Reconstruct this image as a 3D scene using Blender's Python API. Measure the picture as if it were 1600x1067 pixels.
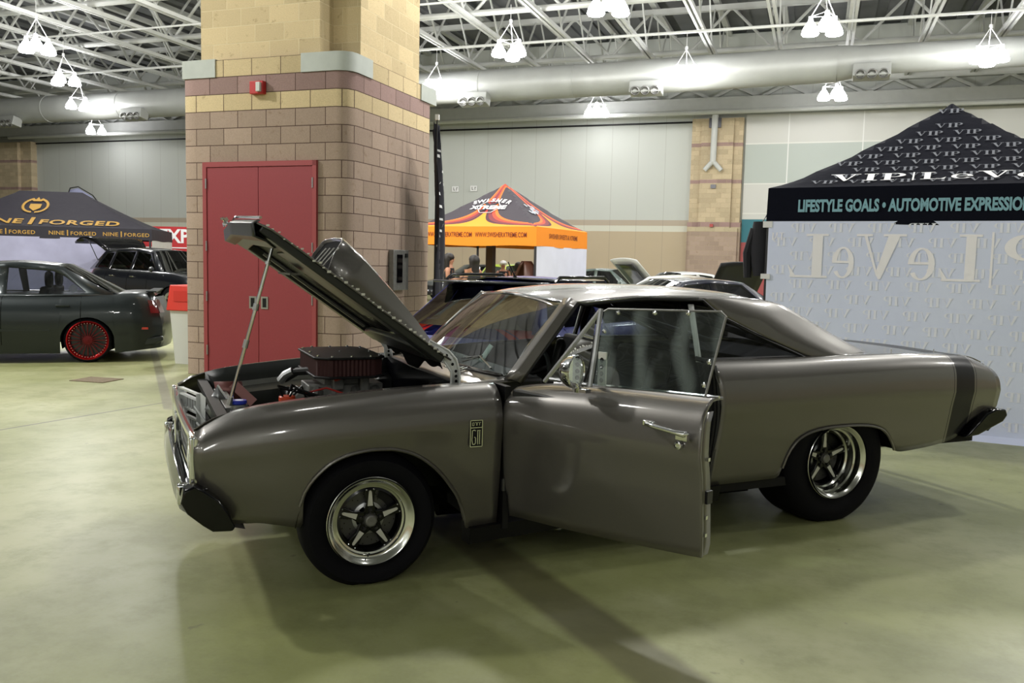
import bpy, bmesh, math, random
from math import sin, cos, tan, pi, sqrt, atan2, radians
from mathutils import Vector, Matrix
random.seed(7)
for o in list(bpy.data.objects): bpy.data.objects.remove(o)
SC = bpy.context.scene
COL = SC.collection

# ---------------- camera, world, lights, exposure ----------------
EYE = 1.489
PITCH = math.atan((533.5 - 411.7) / 1340.0)
ROLL = math.atan(0.023)
fwd = Vector((0, cos(PITCH), -sin(PITCH)))
up0 = Vector((0, sin(PITCH), cos(PITCH)))
rt0 = Vector((1, 0, 0))
rt = rt0 * cos(ROLL) + up0 * sin(ROLL)
up = -rt0 * sin(ROLL) + up0 * cos(ROLL)
cam_d = bpy.data.cameras.new('camera')
cam = bpy.data.objects.new('camera', cam_d)
COL.objects.link(cam)
cam.matrix_world = Matrix(((rt.x, up.x, -fwd.x, 0), (rt.y, up.y, -fwd.y, 0), (rt.z, up.z, -fwd.z, EYE), (0, 0, 0, 1)))
cam_d.sensor_width = 36
cam_d.lens = 1340 / 1600 * 36
cam_d.clip_start = 0.05
cam_d.clip_end = 300
SC.camera = cam

wd = bpy.data.worlds.new('hall_air')
SC.world = wd
wd.use_nodes = True
bgn = wd.node_tree.nodes['Background']
bgn.inputs[0].default_value = (0.86, 0.92, 0.80, 1)
bgn.inputs[1].default_value = 0.05

BYAW = -0.34                                   # the building's axes
E1 = Vector((cos(BYAW), sin(BYAW), 0))
E2 = Vector((-sin(BYAW), cos(BYAW), 0))
def B(s, t, z=0.0):
    return E1 * s + E2 * t + Vector((0, 0, z))

SC.view_settings.view_transform = 'Standard'
SC.view_settings.look = 'None'
SC.view_settings.gamma = 1
SC.view_settings.use_curve_mapping = False
SC.view_settings.exposure = 0.14

LAMP_W = 1500
def hall_or_fill_light(loc, power, rad=0.3, col=(1.0, 0.985, 0.94)):
    d = bpy.data.lights.new('high_bay_or_fill_light', 'POINT')
    d.energy = power
    d.shadow_soft_size = rad
    d.color = col
    o = bpy.data.objects.new('high_bay_or_fill_light', d)
    COL.objects.link(o)
    o.location = loc
    return o
# unseen hall lamps, plus point lights added to brighten tent fabric, floor and wall
for s_, t_, p_ in ((-17.5, 3, 650), (-9.3, 3, 190), (-2.5, 4, 80), (4.5, 3, 130), (-17.5, 11.5, 1100), (-9.3, 14.5, 1500), (-2.5, 11.5, 1150), (4.5, 11.5, 750), (10.5, 13.0, 900), (6.0, 16.0, 700),  # last two added behind the navy tent to brighten its fabric
                   (-20, -13.5, 480), (-12, -13.5, 480), (-4, -13.5, 480), (4, -13.5, 480), (12, -13.5, 480),  # row added to light wall_front so the coupe's side reflects it
                   (-17.5, 18.5, 600), (-9.3, 20.0, 500), (-2.5, 18.5, 600), (4.5, 20.0, 700), (-13, 4.5, 2600)):  # last one added to brighten the tent fabric from the left
    hall_or_fill_light(B(s_, t_, 8.2), p_)

# ---------------- helpers ----------------
def lerp(a, b, t): return a + (b - a) * t
def pw(pts):
    """smooth (monotone cubic) curve through (x, v) points"""
    n = len(pts)
    xs = [p[0] for p in pts]; ys = [p[1] for p in pts]
    d = [(ys[i+1]-ys[i])/(xs[i+1]-xs[i]) for i in range(n-1)]
    m = [d[0]] + [0 if d[i-1]*d[i] <= 0 else 2*d[i-1]*d[i]/(d[i-1]+d[i]) for i in range(1, n-1)] + [d[-1]]
    def f(x):
        if x <= xs[0]: return ys[0]
        if x >= xs[-1]: return ys[-1]
        i = 0
        while x > xs[i+1]: i += 1
        h = xs[i+1]-xs[i]; t = (x-xs[i])/h
        return (ys[i]*(1+2*t)*(1-t)**2 + m[i]*h*t*(1-t)**2 + ys[i+1]*t*t*(3-2*t) + m[i+1]*h*t*t*(t-1))
    return f

class MB:
    """collects shapes that become ONE mesh"""
    def __init__(s): s.v = []; s.f = []
    def add(s, vs, fs):
        b = len(s.v); s.v += [tuple(v) for v in vs]; s.f += [tuple(b+i for i in f) for f in fs]; return s
    def grid(s, fn, us, vs, keep=None):
        us = list(us); vs = list(vs)
        P = [fn(u, v) for u in us for v in vs]; n = len(vs); F = []
        for i in range(len(us)-1):
            for j in range(n-1):
                if keep is None or keep(i, j): F.append((i*n+j, (i+1)*n+j, (i+1)*n+j+1, i*n+j+1))
        return s.add(P, F)
    def box(s, c, d, M=None):
        x, y, z = [k/2 for k in d]
        P = [Vector((i*x, j*y, k*z)) for i in (-1, 1) for j in (-1, 1) for k in (-1, 1)]
        if M is not None: P = [M @ p for p in P]
        P = [p + Vector(c) for p in P]
        return s.add(P, [(0,1,3,2),(4,6,7,5),(0,4,5,1),(2,3,7,6),(0,2,6,4),(1,5,7,3)])
    def beam(s, a, b, w, h, upv=(0, 0, 1)):
        a = Vector(a); b = Vector(b); d = (b-a); L = d.length; d.normalize()
        u = Vector(upv)
        if abs(d.dot(u)) > .98: u = Vector((1, 0, 0))
        r = d.cross(u).normalized(); u = r.cross(d)
        P = [p + r*i*w/2 + u*j*h/2 for p in (a, b) for i in (-1, 1) for j in (-1, 1)]
        return s.add(P, [(0,1,3,2),(4,6,7,5),(0,4,5,1),(2,3,7,6),(0,2,6,4),(1,5,7,3)])
    def tube(s, pts, r, n=8, cap=True, closed=False):
        pts = [Vector(p) for p in pts]; m = len(pts)
        rs = r if isinstance(r, (list, tuple)) else [r]*m
        P = []; pr = None
        for i, p in enumerate(pts):
            if closed: d = pts[(i+1) % m] - pts[i-1]
            else: d = pts[min(i+1, m-1)] - pts[max(i-1, 0)]
            d = d.normalized() if d.length > 1e-9 else Vector((0, 0, 1))
            if pr is None:
                a = Vector((0, 0, 1)) if abs(d.z) < .9 else Vector((1, 0, 0)); u = d.cross(a).normalized()
            else: u = (pr - d*pr.dot(d)).normalized()
            pr = u; w = d.cross(u)
            P += [p + (u*cos(2*pi*k/n) + w*sin(2*pi*k/n))*rs[i] for k in range(n)]
        F = []
        for i in range(m if closed else m-1):
            j = (i+1) % m
            for k in range(n): F.append((i*n+k, i*n+(k+1) % n, j*n+(k+1) % n, j*n+k))
        if cap and not closed: F += [tuple(reversed(range(n))), tuple((m-1)*n+k for k in range(n))]
        return s.add(P, F)
    def lathe(s, prof, n=48, M=None, a0=0, a1=2*pi):
        """prof = (radius, axial); axis is local -y (outward), turned by M"""
        full = abs(a1-a0-2*pi) < 1e-6; m = len(prof); k = n if full else n+1; P = []
        for i in range(k):
            a = a0 + (a1-a0)*i/n
            for r, h in prof: P.append(Vector((r*cos(a), -h, r*sin(a))))
        if M is not None: P = [M @ p for p in P]
        F = []
        for i in range(n):
            j = (i+1) % k
            for q in range(m-1): F.append((i*m+q, j*m+q, j*m+q+1, i*m+q+1))
        return s.add(P, F)
    def prism(s, poly, fn, d0, d1):
        """2-D polygon put through fn(u, v, depth) at two depths"""
        n = len(poly)
        P = [fn(u, v, d0) for u, v in poly] + [fn(u, v, d1) for u, v in poly]
        F = [tuple(range(n)), tuple(reversed(range(n, 2*n)))] + [(i, (i+1) % n, n+(i+1) % n, n+i) for i in range(n)]
        return s.add(P, F)
    def xform(s, M): s.v = [tuple(M @ Vector(v)) for v in s.v]; return s
    def mirror(s):
        s.v = [(a, -b, c) for a, b, c in s.v]; s.f = [tuple(reversed(f)) for f in s.f]; return s
    def copy(s): m = MB(); m.v = list(s.v); m.f = list(s.f); return m
    def build(s, name, mat, parent=None, sharp=35, solid=0, bevel=0, sub=0, off=-1):
        me = bpy.data.meshes.new(name)
        me.from_pydata(s.v, [], s.f)
        bm = bmesh.new(); bm.from_mesh(me)
        bmesh.ops.remove_doubles(bm, verts=bm.verts, dist=1e-5)
        bmesh.ops.recalc_face_normals(bm, faces=bm.faces)
        bm.to_mesh(me); bm.free()
        for p in me.polygons: p.use_smooth = True
        me.set_sharp_from_angle(angle=radians(sharp))
        me.materials.append(mat)
        o = bpy.data.objects.new(name, me)
        COL.objects.link(o)
        if parent is not None: o.parent = parent
        if solid:
            md = o.modifiers.new('thickness', 'SOLIDIFY'); md.thickness = solid; md.offset = off
        if bevel:
            md = o.modifiers.new('bevel', 'BEVEL'); md.width = bevel; md.segments = 2; md.limit_method = 'ANGLE'; md.angle_limit = radians(40)
        if sub:
            md = o.modifiers.new('subdiv', 'SUBSURF'); md.levels = sub; md.render_levels = sub
        return o

def poly_fill(loops, fn, cuts=0):
    """flat region with holes -> MB; loops of (u, v), mapped by fn(u, v)"""
    bm = bmesh.new()
    for lp in loops:
        vs = [bm.verts.new((u, 0, v)) for u, v in lp]
        for i in range(len(vs)): bm.edges.new((vs[i], vs[(i+1) % len(vs)]))
    bmesh.ops.triangle_fill(bm, use_beauty=True, edges=bm.edges[:])
    if cuts: bmesh.ops.subdivide_edges(bm, edges=bm.edges[:], cuts=cuts, use_grid_fill=True)
    bm.verts.index_update()
    m = MB(); m.add([fn(v.co.x, v.co.z) for v in bm.verts], [tuple(v.index for v in f.verts) for f in bm.faces])
    bm.free(); return m

def tag(o, label, cat, group=None, kind=None):
    o['label'] = label; o['category'] = cat
    if group: o['group'] = group
    if kind: o['kind'] = kind
    return o
def thing(name, loc, rz=0, label=None, cat=None, group=None):
    o = bpy.data.objects.new(name, None); COL.objects.link(o)
    o.empty_display_size = .1
    o.location = loc; o.rotation_euler = (0, 0, rz)
    if label: tag(o, label, cat, group)
    return o
def struct(o): o['kind'] = 'structure'; return o
def clone(root, loc=None, rz=None, label=None):
    def rec(o, par):
        c = o.copy(); COL.objects.link(c); c.parent = par
        for ch in KIDS(o): rec(ch, c)
        return c
    r = rec(root, None)
    if loc is not None: r.location = loc
    if rz is not None: r.rotation_euler = (0, 0, rz)
    if label: r['label'] = label
    return r
def KIDS(o): return [c for c in COL.objects if c.parent == o]
def frange(a, b, n): return [a + (b-a)*i/n for i in range(n+1)]

# ---------------- materials ----------------
def mat(name, col, rough=.5, metal=0., coat=0., spec=.5, emit=None, es=1., alpha=None, trans=0., noise=None, bump=None, crough=.05):
    m = bpy.data.materials.new(name); m.use_nodes = True
    nt = m.node_tree; b = nt.nodes['Principled BSDF']
    b.inputs['Base Color'].default_value = (*col, 1)
    b.inputs['Roughness'].default_value = rough
    b.inputs['Metallic'].default_value = metal
    b.inputs['Coat Weight'].default_value = coat
    b.inputs['Coat Roughness'].default_value = crough
    b.inputs['Specular IOR Level'].default_value = spec
    b.inputs['Transmission Weight'].default_value = trans
    if emit: b.inputs['Emission Color'].default_value = (*emit, 1); b.inputs['Emission Strength'].default_value = es
    if alpha is not None: b.inputs['Alpha'].default_value = alpha
    tc = None
    if noise or bump:
        tc = nt.nodes.new('ShaderNodeTexCoord')
    if noise:      # (scale, amount)
        n = nt.nodes.new('ShaderNodeTexNoise'); n.inputs['Scale'].default_value = noise[0]; n.inputs['Detail'].default_value = 5
        nt.links.new(tc.outputs['Object'], n.inputs['Vector'])
        r = nt.nodes.new('ShaderNodeMix'); r.data_type = 'RGBA'
        r.inputs['A'].default_value = (*[c*(1-noise[1]) for c in col], 1); r.inputs['B'].default_value = (*[min(1, c*(1+noise[1])) for c in col], 1)
        nt.links.new(n.outputs['Fac'], r.inputs['Factor']); nt.links.new(r.outputs['Result'], b.inputs['Base Color'])
    if bump:       # (scale, strength, distance)
        n = nt.nodes.new('ShaderNodeTexNoise'); n.inputs['Scale'].default_value = bump[0]; n.inputs['Detail'].default_value = 6
        nt.links.new(tc.outputs['Object'], n.inputs['Vector'])
        bp = nt.nodes.new('ShaderNodeBump'); bp.inputs['Strength'].default_value = bump[1]; bp.inputs['Distance'].default_value = bump[2]
        nt.links.new(n.outputs['Fac'], bp.inputs['Height']); nt.links.new(bp.outputs['Normal'], b.inputs['Normal'])
    return m
class NT:
    """little node-tree writer"""
    def __init__(s, m): s.nt = m.node_tree; s.b = s.nt.nodes['Principled BSDF']
    def n(s, t, **k):
        o = s.nt.nodes.new(t)
        for a, v in k.items(): setattr(o, a, v)
        return o
    def put(s, node, inp, v):
        i = node.inputs[inp]
        if hasattr(v, 'links') or isinstance(v, bpy.types.NodeSocket): s.nt.links.new(v, i)
        else: i.default_value = v
    def m(s, op, a, b=0.0, c=None):
        o = s.n('ShaderNodeMath', operation=op); s.put(o, 0, a); s.put(o, 1, b)
        if c is not None: s.put(o, 2, c)
        return o.outputs[0]
    def mix(s, f, a, b, t='MIX'):
        o = s.n('ShaderNodeMix', data_type='RGBA', blend_type=t)
        s.put(o, 'Factor', f); s.put(o, 'A', a); s.put(o, 'B', b); return o.outputs['Result']
    def step(s, x, lo, hi):
        o = s.n('ShaderNodeMapRange', interpolation_type='SMOOTHSTEP'); s.put(o, 0, x); s.put(o, 1, lo); s.put(o, 2, hi); return o.outputs[0]
    def band(s, x, a, b, e=.001): return s.m('MULTIPLY', s.step(x, a-e, a+e), s.m('SUBTRACT', 1.0, s.step(x, b-e, b+e)))
    def noise(s, vec, scale, detail=4, rough=.5):
        o = s.n('ShaderNodeTexNoise'); s.put(o, 'Vector', vec); s.put(o, 'Scale', scale); s.put(o, 'Detail', detail); s.put(o, 'Roughness', rough); return o.outputs['Fac']

M = {}
M['paint_in'] = mat('grey_jamb_paint', (.03, .03, .028), .45)
M['black_gloss'] = mat('black_gloss', (.002, .002, .003), .12, spec=.35)
M['black'] = mat('black_satin', (.004, .004, .005), .5, spec=.3)
M['black_matte'] = mat('black_matte', (.002, .002, .002), .9, spec=.1)
M['underhood'] = mat('dark_underhood_paint', (.014, .016, .015), .35, noise=(6, .3))
M['rubber'] = mat('tire_rubber', (.0035, .0035, .0055), .75, spec=.15, bump=(60, .2, .002))
M['chrome'] = mat('chrome', (.75, .76, .78), .07, 1)
M['polish'] = mat('polished_rim', (.72, .73, .68), .16, 1)
M['machined'] = mat('machined_spoke', (.62, .62, .58), .45, .4)
M['strip_alu'] = mat('flat_aluminium_strip', (.62, .64, .64), .45, .2)
M['alu'] = mat('brushed_aluminium', (.42, .43, .44), .32, .9, noise=(30, .15))
M['alu_dull'] = mat('cast_aluminium', (.20, .20, .19), .5, .6, noise=(25, .3))
M['steel_dark'] = mat('dark_steel', (.06, .06, .065), .35, .8)
M['disc'] = mat('brake_disc', (.10, .10, .10), .4, .7)
M['redfilter'] = mat('oiled_red_filter', (.035, .006, .006), .75)
M['hose_red'] = mat('red_cable', (.35, .02, .015), .4)
M['anod_red'] = mat('red_orange_cap', (.55, .06, .02), .35)
M['blue_cap'] = mat('blue_cap', (.02, .04, .45), .35)
M['brown_panel'] = mat('reddish_brown_panel', (.16, .055, .05), .4, .3)
M['white_pl'] = mat('white_plastic', (.75, .75, .75), .4)
M['paper'] = mat('white_paper', (.85, .87, .92), .7)
M['red_lamp'] = mat('red_tail_lens', (.45, .015, .01), .12, coat=1)
M['dark_lamp'] = mat('dark_tail_lens', (.08, .005, .008), .12, coat=1)
M['amber'] = mat('orange_lens', (.6, .12, .01), .15, coat=1)
M['clear_lens'] = mat('clear_lens', (.6, .62, .6), .1, coat=1)
M['skin'] = mat('skin', (.42, .20, .12), .5, noise=(12, .08))
M['hair'] = mat('dark_hair', (.010, .007, .006), .5, bump=(80, .3, .004))
M['cloth_black'] = mat('black_cloth', (.010, .010, .014), .85)
M['carpet'] = mat('black_carpet', (.008, .008, .008), .95)
M['seat'] = mat('black_vinyl', (.012, .012, .012), .5)

def glass(name, tint, alpha, rough=.02):
    m = bpy.data.materials.new(name); m.use_nodes = True; nt = m.node_tree
    for n in list(nt.nodes): nt.nodes.remove(n)
    out = nt.nodes.new('ShaderNodeOutputMaterial'); g = nt.nodes.new('ShaderNodeBsdfGlossy'); t = nt.nodes.new('ShaderNodeBsdfTransparent')
    g.inputs['Roughness'].default_value = rough; g.inputs['Color'].default_value = (1, 1, 1, 1)
    t.inputs['Color'].default_value = (*tint, 1)
    fr = nt.nodes.new('ShaderNodeFresnel'); fr.inputs['IOR'].default_value = 1.5
    ad = nt.nodes.new('ShaderNodeMath'); ad.operation = 'MULTIPLY_ADD'; ad.inputs[1].default_value = 1.0; ad.inputs[2].default_value = alpha; ad.use_clamp = True
    mx = nt.nodes.new('ShaderNodeMixShader')
    nt.links.new(fr.outputs[0], ad.inputs[0]); nt.links.new(ad.outputs[0], mx.inputs[0])
    nt.links.new(t.outputs[0], mx.inputs[1]); nt.links.new(g.outputs[0], mx.inputs[2]); nt.links.new(mx.outputs[0], out.inputs[0])
    return m
M['glass'] = glass('car_glass', (.55, .66, .60), .02)
M['glass_door'] = glass('plastic_door_window', (.60, .68, .66), .07)
_nt = M['glass_door'].node_tree; _tc = _nt.nodes.new('ShaderNodeTexCoord'); _n = _nt.nodes.new('ShaderNodeTexNoise'); _n.inputs['Scale'].default_value = 5; _n.inputs['Detail'].default_value = 1
_bp = _nt.nodes.new('ShaderNodeBump'); _bp.inputs['Strength'].default_value = .35; _bp.inputs['Distance'].default_value = .02
_nt.links.new(_tc.outputs['Object'], _n.inputs['Vector']); _nt.links.new(_n.outputs['Fac'], _bp.inputs['Height'])
_df = _nt.nodes.new('ShaderNodeBsdfDiffuse'); _df.inputs['Color'].default_value = (.42, .50, .48, 1)  # pale wavy diffuse painted in for reflections and scuffed haze on the plastic
_w = _nt.nodes.new('ShaderNodeTexWave'); _w.inputs['Scale'].default_value = 1.6; _w.inputs['Distortion'].default_value = 9; _w.inputs['Detail'].default_value = 2
_r = _nt.nodes.new('ShaderNodeMapRange'); _r.inputs[1].default_value = .45; _r.inputs[2].default_value = 1; _r.inputs[3].default_value = .02; _r.inputs[4].default_value = .20
_mx = _nt.nodes.new('ShaderNodeMixShader'); _out = [q for q in _nt.nodes if q.type == 'OUTPUT_MATERIAL'][0]
_src = _out.inputs[0].links[0].from_socket
_nt.links.new(_tc.outputs['Object'], _w.inputs['Vector']); _nt.links.new(_w.outputs['Fac'], _r.inputs[0]); _nt.links.new(_r.outputs[0], _mx.inputs[0])
_nt.links.new(_src, _mx.inputs[1]); _nt.links.new(_df.outputs[0], _mx.inputs[2]); _nt.links.new(_mx.outputs[0], _out.inputs[0])
for _q in _nt.nodes:
    if _q.type == 'BSDF_GLOSSY': _nt.links.new(_bp.outputs['Normal'], _q.inputs['Normal'])
M['glass_dark'] = glass('tinted_car_glass', (.10, .11, .12), .02)
M['glass_mid'] = glass('lightly_tinted_car_glass', (.5, .52, .55), .02)

def paint(name, col, metal=.5, rough=.4):
    return mat(name, col, rough, metal, coat=1, crough=.04)
def hero_paint():
    m = mat('taupe_grey_metallic_paint', (.15, .14, .125), .38, .62, coat=1, crough=.075)
    t = NT(m); tc = t.n('ShaderNodeTexCoord'); sp = t.n('ShaderNodeSeparateXYZ')
    t.put(sp, 0, tc.outputs['Object'])
    fl = t.noise(tc.outputs['Object'], 900, 2)
    base = t.mix(fl, (.100, .094, .086, 1), (.155, .146, .134, 1))
    t.put(t.b, 'Base Color', base)
    return m, t, sp, base
M['paint'], _t, _sp, _b = hero_paint()
M['quarter'], _t, _sp, _b = hero_paint()        # quarter panel with the black band round the tail
_xi = _t.m('SUBTRACT', _sp.outputs[0], _t.m('MULTIPLY', _t.m('SUBTRACT', _sp.outputs[2], .965), .13))
_f = _t.m('ADD', _t.band(_xi, 3.760, 3.945), _t.m('ADD', _t.band(_xi, 3.738, 3.744), _t.band(_xi, 3.961, 3.967)))
_t.put(_t.b, 'Base Color', _t.mix(_f, _b, (.010, .010, .013, 1)))
_t.put(_t.b, 'Metallic', _t.m('MULTIPLY', _t.m('SUBTRACT', 1.0, _f), .62))
_t.put(_t.b, 'Coat Weight', _t.m('SUBTRACT', 1.0, _t.m('MULTIPLY', _f, .8)))
_t.put(_t.b, 'Specular IOR Level', _t.m('SUBTRACT', .5, _t.m('MULTIPLY', _f, .35)))

def floor_mat():
    m = mat('polished_concrete', (.3, .3, .25), .3, spec=.5, coat=.22, crough=.30)
    t = NT(m); tc = t.n('ShaderNodeTexCoord'); V = tc.outputs['Object']; sp = t.n('ShaderNodeSeparateXYZ'); t.put(sp, 0, V)
    a = t.noise(V, .55, 5, .6); b = t.noise(V, 3.2, 8, .7); c = t.noise(V, 60, 3)
    c1 = t.mix(t.step(a, .35, .68), (.245, .265, .085, 1), (.38, .385, .20, 1))
    c2 = t.mix(t.m('MULTIPLY', t.step(b, .42, .66), .6), c1, (.18, .195, .06, 1))
    c3 = t.mix(t.m('MULTIPLY', c, .25), c2, (.36, .37, .27, 1))
    n5 = t.noise(V, 9, 3)
    spots = t.m('SUBTRACT', 1.0, t.step(n5, .24, .30))
    c3 = t.mix(t.m('MULTIPLY', spots, .5), c3, (.10, .10, .06, 1))
    # dark soft-edged strip and saw-cut joints in the slab (s, t in the building's axes)
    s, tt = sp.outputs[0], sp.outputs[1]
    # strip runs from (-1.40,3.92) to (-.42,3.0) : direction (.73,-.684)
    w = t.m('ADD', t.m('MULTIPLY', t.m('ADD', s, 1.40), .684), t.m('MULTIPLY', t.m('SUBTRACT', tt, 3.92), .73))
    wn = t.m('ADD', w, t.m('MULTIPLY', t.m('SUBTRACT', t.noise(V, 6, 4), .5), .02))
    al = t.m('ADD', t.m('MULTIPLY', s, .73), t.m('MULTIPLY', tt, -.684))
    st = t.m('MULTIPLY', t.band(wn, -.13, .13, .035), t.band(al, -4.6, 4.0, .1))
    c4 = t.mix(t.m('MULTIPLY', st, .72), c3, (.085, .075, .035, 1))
    dj = [('v', -6.19, .007), ('v', 5.6, .007), ('v', -18, .01), ('h', 7.0, 0)]
    j1 = t.m('MULTIPLY', t.band(t.m('ADD', s, 6.3), -.008, .008, .004), t.m('SUBTRACT', 1.0, t.step(tt, 6.9, 6.95)))
    # left joint: (-6.40,5.25) -> (-6.19,6.99) is along e2
    lj = t.m('SUBTRACT', s, t.m('ADD', -6.40, t.m('MULTIPLY', t.m('SUBTRACT', tt, 5.25), .12)))
    j1 = t.m('MULTIPLY', t.band(lj, -.016, .016, .006), t.m('SUBTRACT', 1.0, t.step(tt, 6.95, 7.0)))
    # second, wider filled joint: (-6.19,6.99) -> (-8.73,9.66)
    lk = t.m('ADD', t.m('MULTIPLY', t.m('ADD', s, 6.19), .725), t.m('MULTIPLY', t.m('SUBTRACT', tt, 6.99), .69))
    j2 = t.m('MULTIPLY', t.band(lk, -.05, .05, .01), t.step(tt, 6.6, 6.7))
    c5 = t.mix(t.m('MULTIPLY', j1, .8), c4, (.06, .06, .05, 1))
    c6 = t.mix(t.m('MULTIPLY', j2, .65), c5, (.13, .12, .09, 1))
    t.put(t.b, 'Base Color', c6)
    t.put(t.b, 'Roughness', t.m('ADD', .38, t.m('MULTIPLY', b, .22)))
    bp = t.n('ShaderNodeBump'); bp.inputs['Strength'].default_value = .12; bp.inputs['Distance'].default_value = .01
    t.put(bp, 'Height', t.noise(V, 2.5, 6)); t.put(t.b, 'Normal', bp.outputs[0])
    return m
M['floor'] = floor_mat()

def block_mat(name, bands, bw=.4064, bh=.2032, mortar=.005, joint=(.10, .06, .05, 1), yj=None):
    """split-face concrete block; bands = [(z_from, colour)] bottom to top, yj = colour of joints in the yellow bands"""
    m = mat(name, (.3, .3, .3), .9, spec=.2); t = NT(m)
    tc = t.n('ShaderNodeTexCoord'); sp = t.n('ShaderNodeSeparateXYZ'); t.put(sp, 0, tc.outputs['Object'])
    nm = t.n('ShaderNodeSeparateXYZ'); t.put(nm, 0, tc.outputs['Normal'])
    side = t.m('GREATER_THAN', t.m('ABSOLUTE', nm.outputs[0]), t.m('ABSOLUTE', nm.outputs[1]))
    hx = t.m('ADD', t.m('MULTIPLY', t.m('SUBTRACT', 1.0, side), t.m('ADD', sp.outputs[0], 40.03)), t.m('MULTIPLY', side, t.m('ADD', sp.outputs[1], 40.0)))
    cb = t.n('ShaderNodeCombineXYZ'); t.put(cb, 0, hx); t.put(cb, 1, t.m('ADD', sp.outputs[2], .001))
    br = t.n('ShaderNodeTexBrick', offset=.5, squash=1.0)
    t.put(br, 'Vector', cb.outputs[0]); t.put(br, 'Scale', 1.0); t.put(br, 'Brick Width', bw); t.put(br, 'Row Height', bh)
    t.put(br, 'Mortar Size', mortar); t.put(br, 'Mortar Smooth', .2); t.put(br, 'Bias', 0.0)
    t.put(br, 'Color1', (.80, .80, .80, 1)); t.put(br, 'Color2', (1, 1, 1, 1)); t.put(br, 'Mortar', (1, 1, 1, 1))
    c = (*bands[0][1], 1); isy = 0.0
    for z0, cc in bands[1:]:
        f = t.m('GREATER_THAN', sp.outputs[2], z0)
        c = t.mix(f, c, (*cc, 1))
    n1 = t.noise(tc.outputs['Object'], 90, 4, .8); n2 = t.noise(tc.outputs['Object'], 9, 6, .7)
    c = t.mix(1.0, c, br.outputs['Color'], 'MULTIPLY')
    c = t.mix(t.m('MULTIPLY', t.m('SUBTRACT', 1.0, t.step(n2, .30, .42)), .35), c, (.17, .10, .04, 1))
    g = t.mix(n1, (.60, .60, .60, 1), (1.35, 1.35, 1.35, 1))
    c = t.mix(1.0, c, g, 'MULTIPLY')
    jc = joint
    if yj:
        f = 0.0
        jc = t.mix(t.m('GREATER_THAN', sp.outputs[2], yj[0]), joint, yj[1])
    c = t.mix(br.outputs['Fac'], c, jc)
    t.put(t.b, 'Base Color', c)
    bp = t.n('ShaderNodeBump'); bp.inputs['Strength'].default_value = .6; bp.inputs['Distance'].default_value = .012
    t.put(bp, 'Height', t.m('SUBTRACT', t.m('MULTIPLY', n2, .8), br.outputs['Fac'])); t.put(t.b, 'Normal', bp.outputs[0])
    return m
TAN = (.42, .32, .255); MAU = (.36, .245, .225); YEL = (.66, .53, .32)
M['block_low'] = block_mat('tan_block', [(0, TAN), (3.251, YEL), (3.454, MAU), (3.657, YEL)])
M['block_up'] = block_mat('yellow_split_block', [(0, YEL)], joint=(.66, .56, .36, 1))
M['block_far'] = block_mat('far_yellow_block', [(0, TAN), (3.05, (.52, .44, .30)), (3.25, MAU), (3.45, (.56, .46, .31)), (5.1, MAU), (5.25, (.56, .46, .31)), (6.65, MAU), (6.8, (.56, .46, .31))], joint=(.45, .36, .24, 1))
M['gray_cap'] = mat('grey_stone_cap', (.46, .49, .46), .8, noise=(8, .12))
def wall_mat():
    m = mat('wall_panels', (.5, .5, .5), .8); t = NT(m)
    tc = t.n('ShaderNodeTexCoord'); sp = t.n('ShaderNodeSeparateXYZ'); t.put(sp, 0, tc.outputs['Object']); z = sp.outputs[2]
    c = t.mix(t.step(z, 3.04, 3.05), (.46, .37, .25, 1), (.60, .59, .50, 1))
    c = t.mix(t.step(z, 3.30, 3.31), c, (.42, .35, .27, 1))
    c = t.mix(t.step(z, 3.55, 3.56), c, (.50, .52, .49, 1))
    fr = t.m('FRACT', t.m('DIVIDE', t.m('ADD', sp.outputs[0], 60.0), 1.2))
    ln = t.band(fr, .49, .505, .003)
    c = t.mix(t.m('MULTIPLY', ln, .45), c, (.2, .18, .15, 1))
    n = t.noise(tc.outputs['Object'], .6, 4)
    c = t.mix(t.m('MULTIPLY', n, .15), c, (.4, .4, .38, 1))
    t.put(t.b, 'Base Color', c); return m
M['wall'] = wall_mat()
M['white_steel'] = mat('white_painted_steel', (.50, .51, .49), .55, noise=(3, .1))
M['deck'] = mat('roof_deck', (.13, .135, .14), .8, noise=(1.2, .35))
M['duct'] = mat('galvanised_duct', (.34, .35, .335), .45, .15, noise=(2, .1))
M['bulb'] = mat('lamp_glow', (1, 1, 1), .5, emit=(.96, .96, 1.0), es=26)
M['reddoor'] = mat('red_painted_steel', (.27, .035, .045), .48, noise=(40, .12), bump=(120, .1, .001))
M['reddoor2'] = mat('red_door_frame_paint', (.31, .05, .055), .5)

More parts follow.
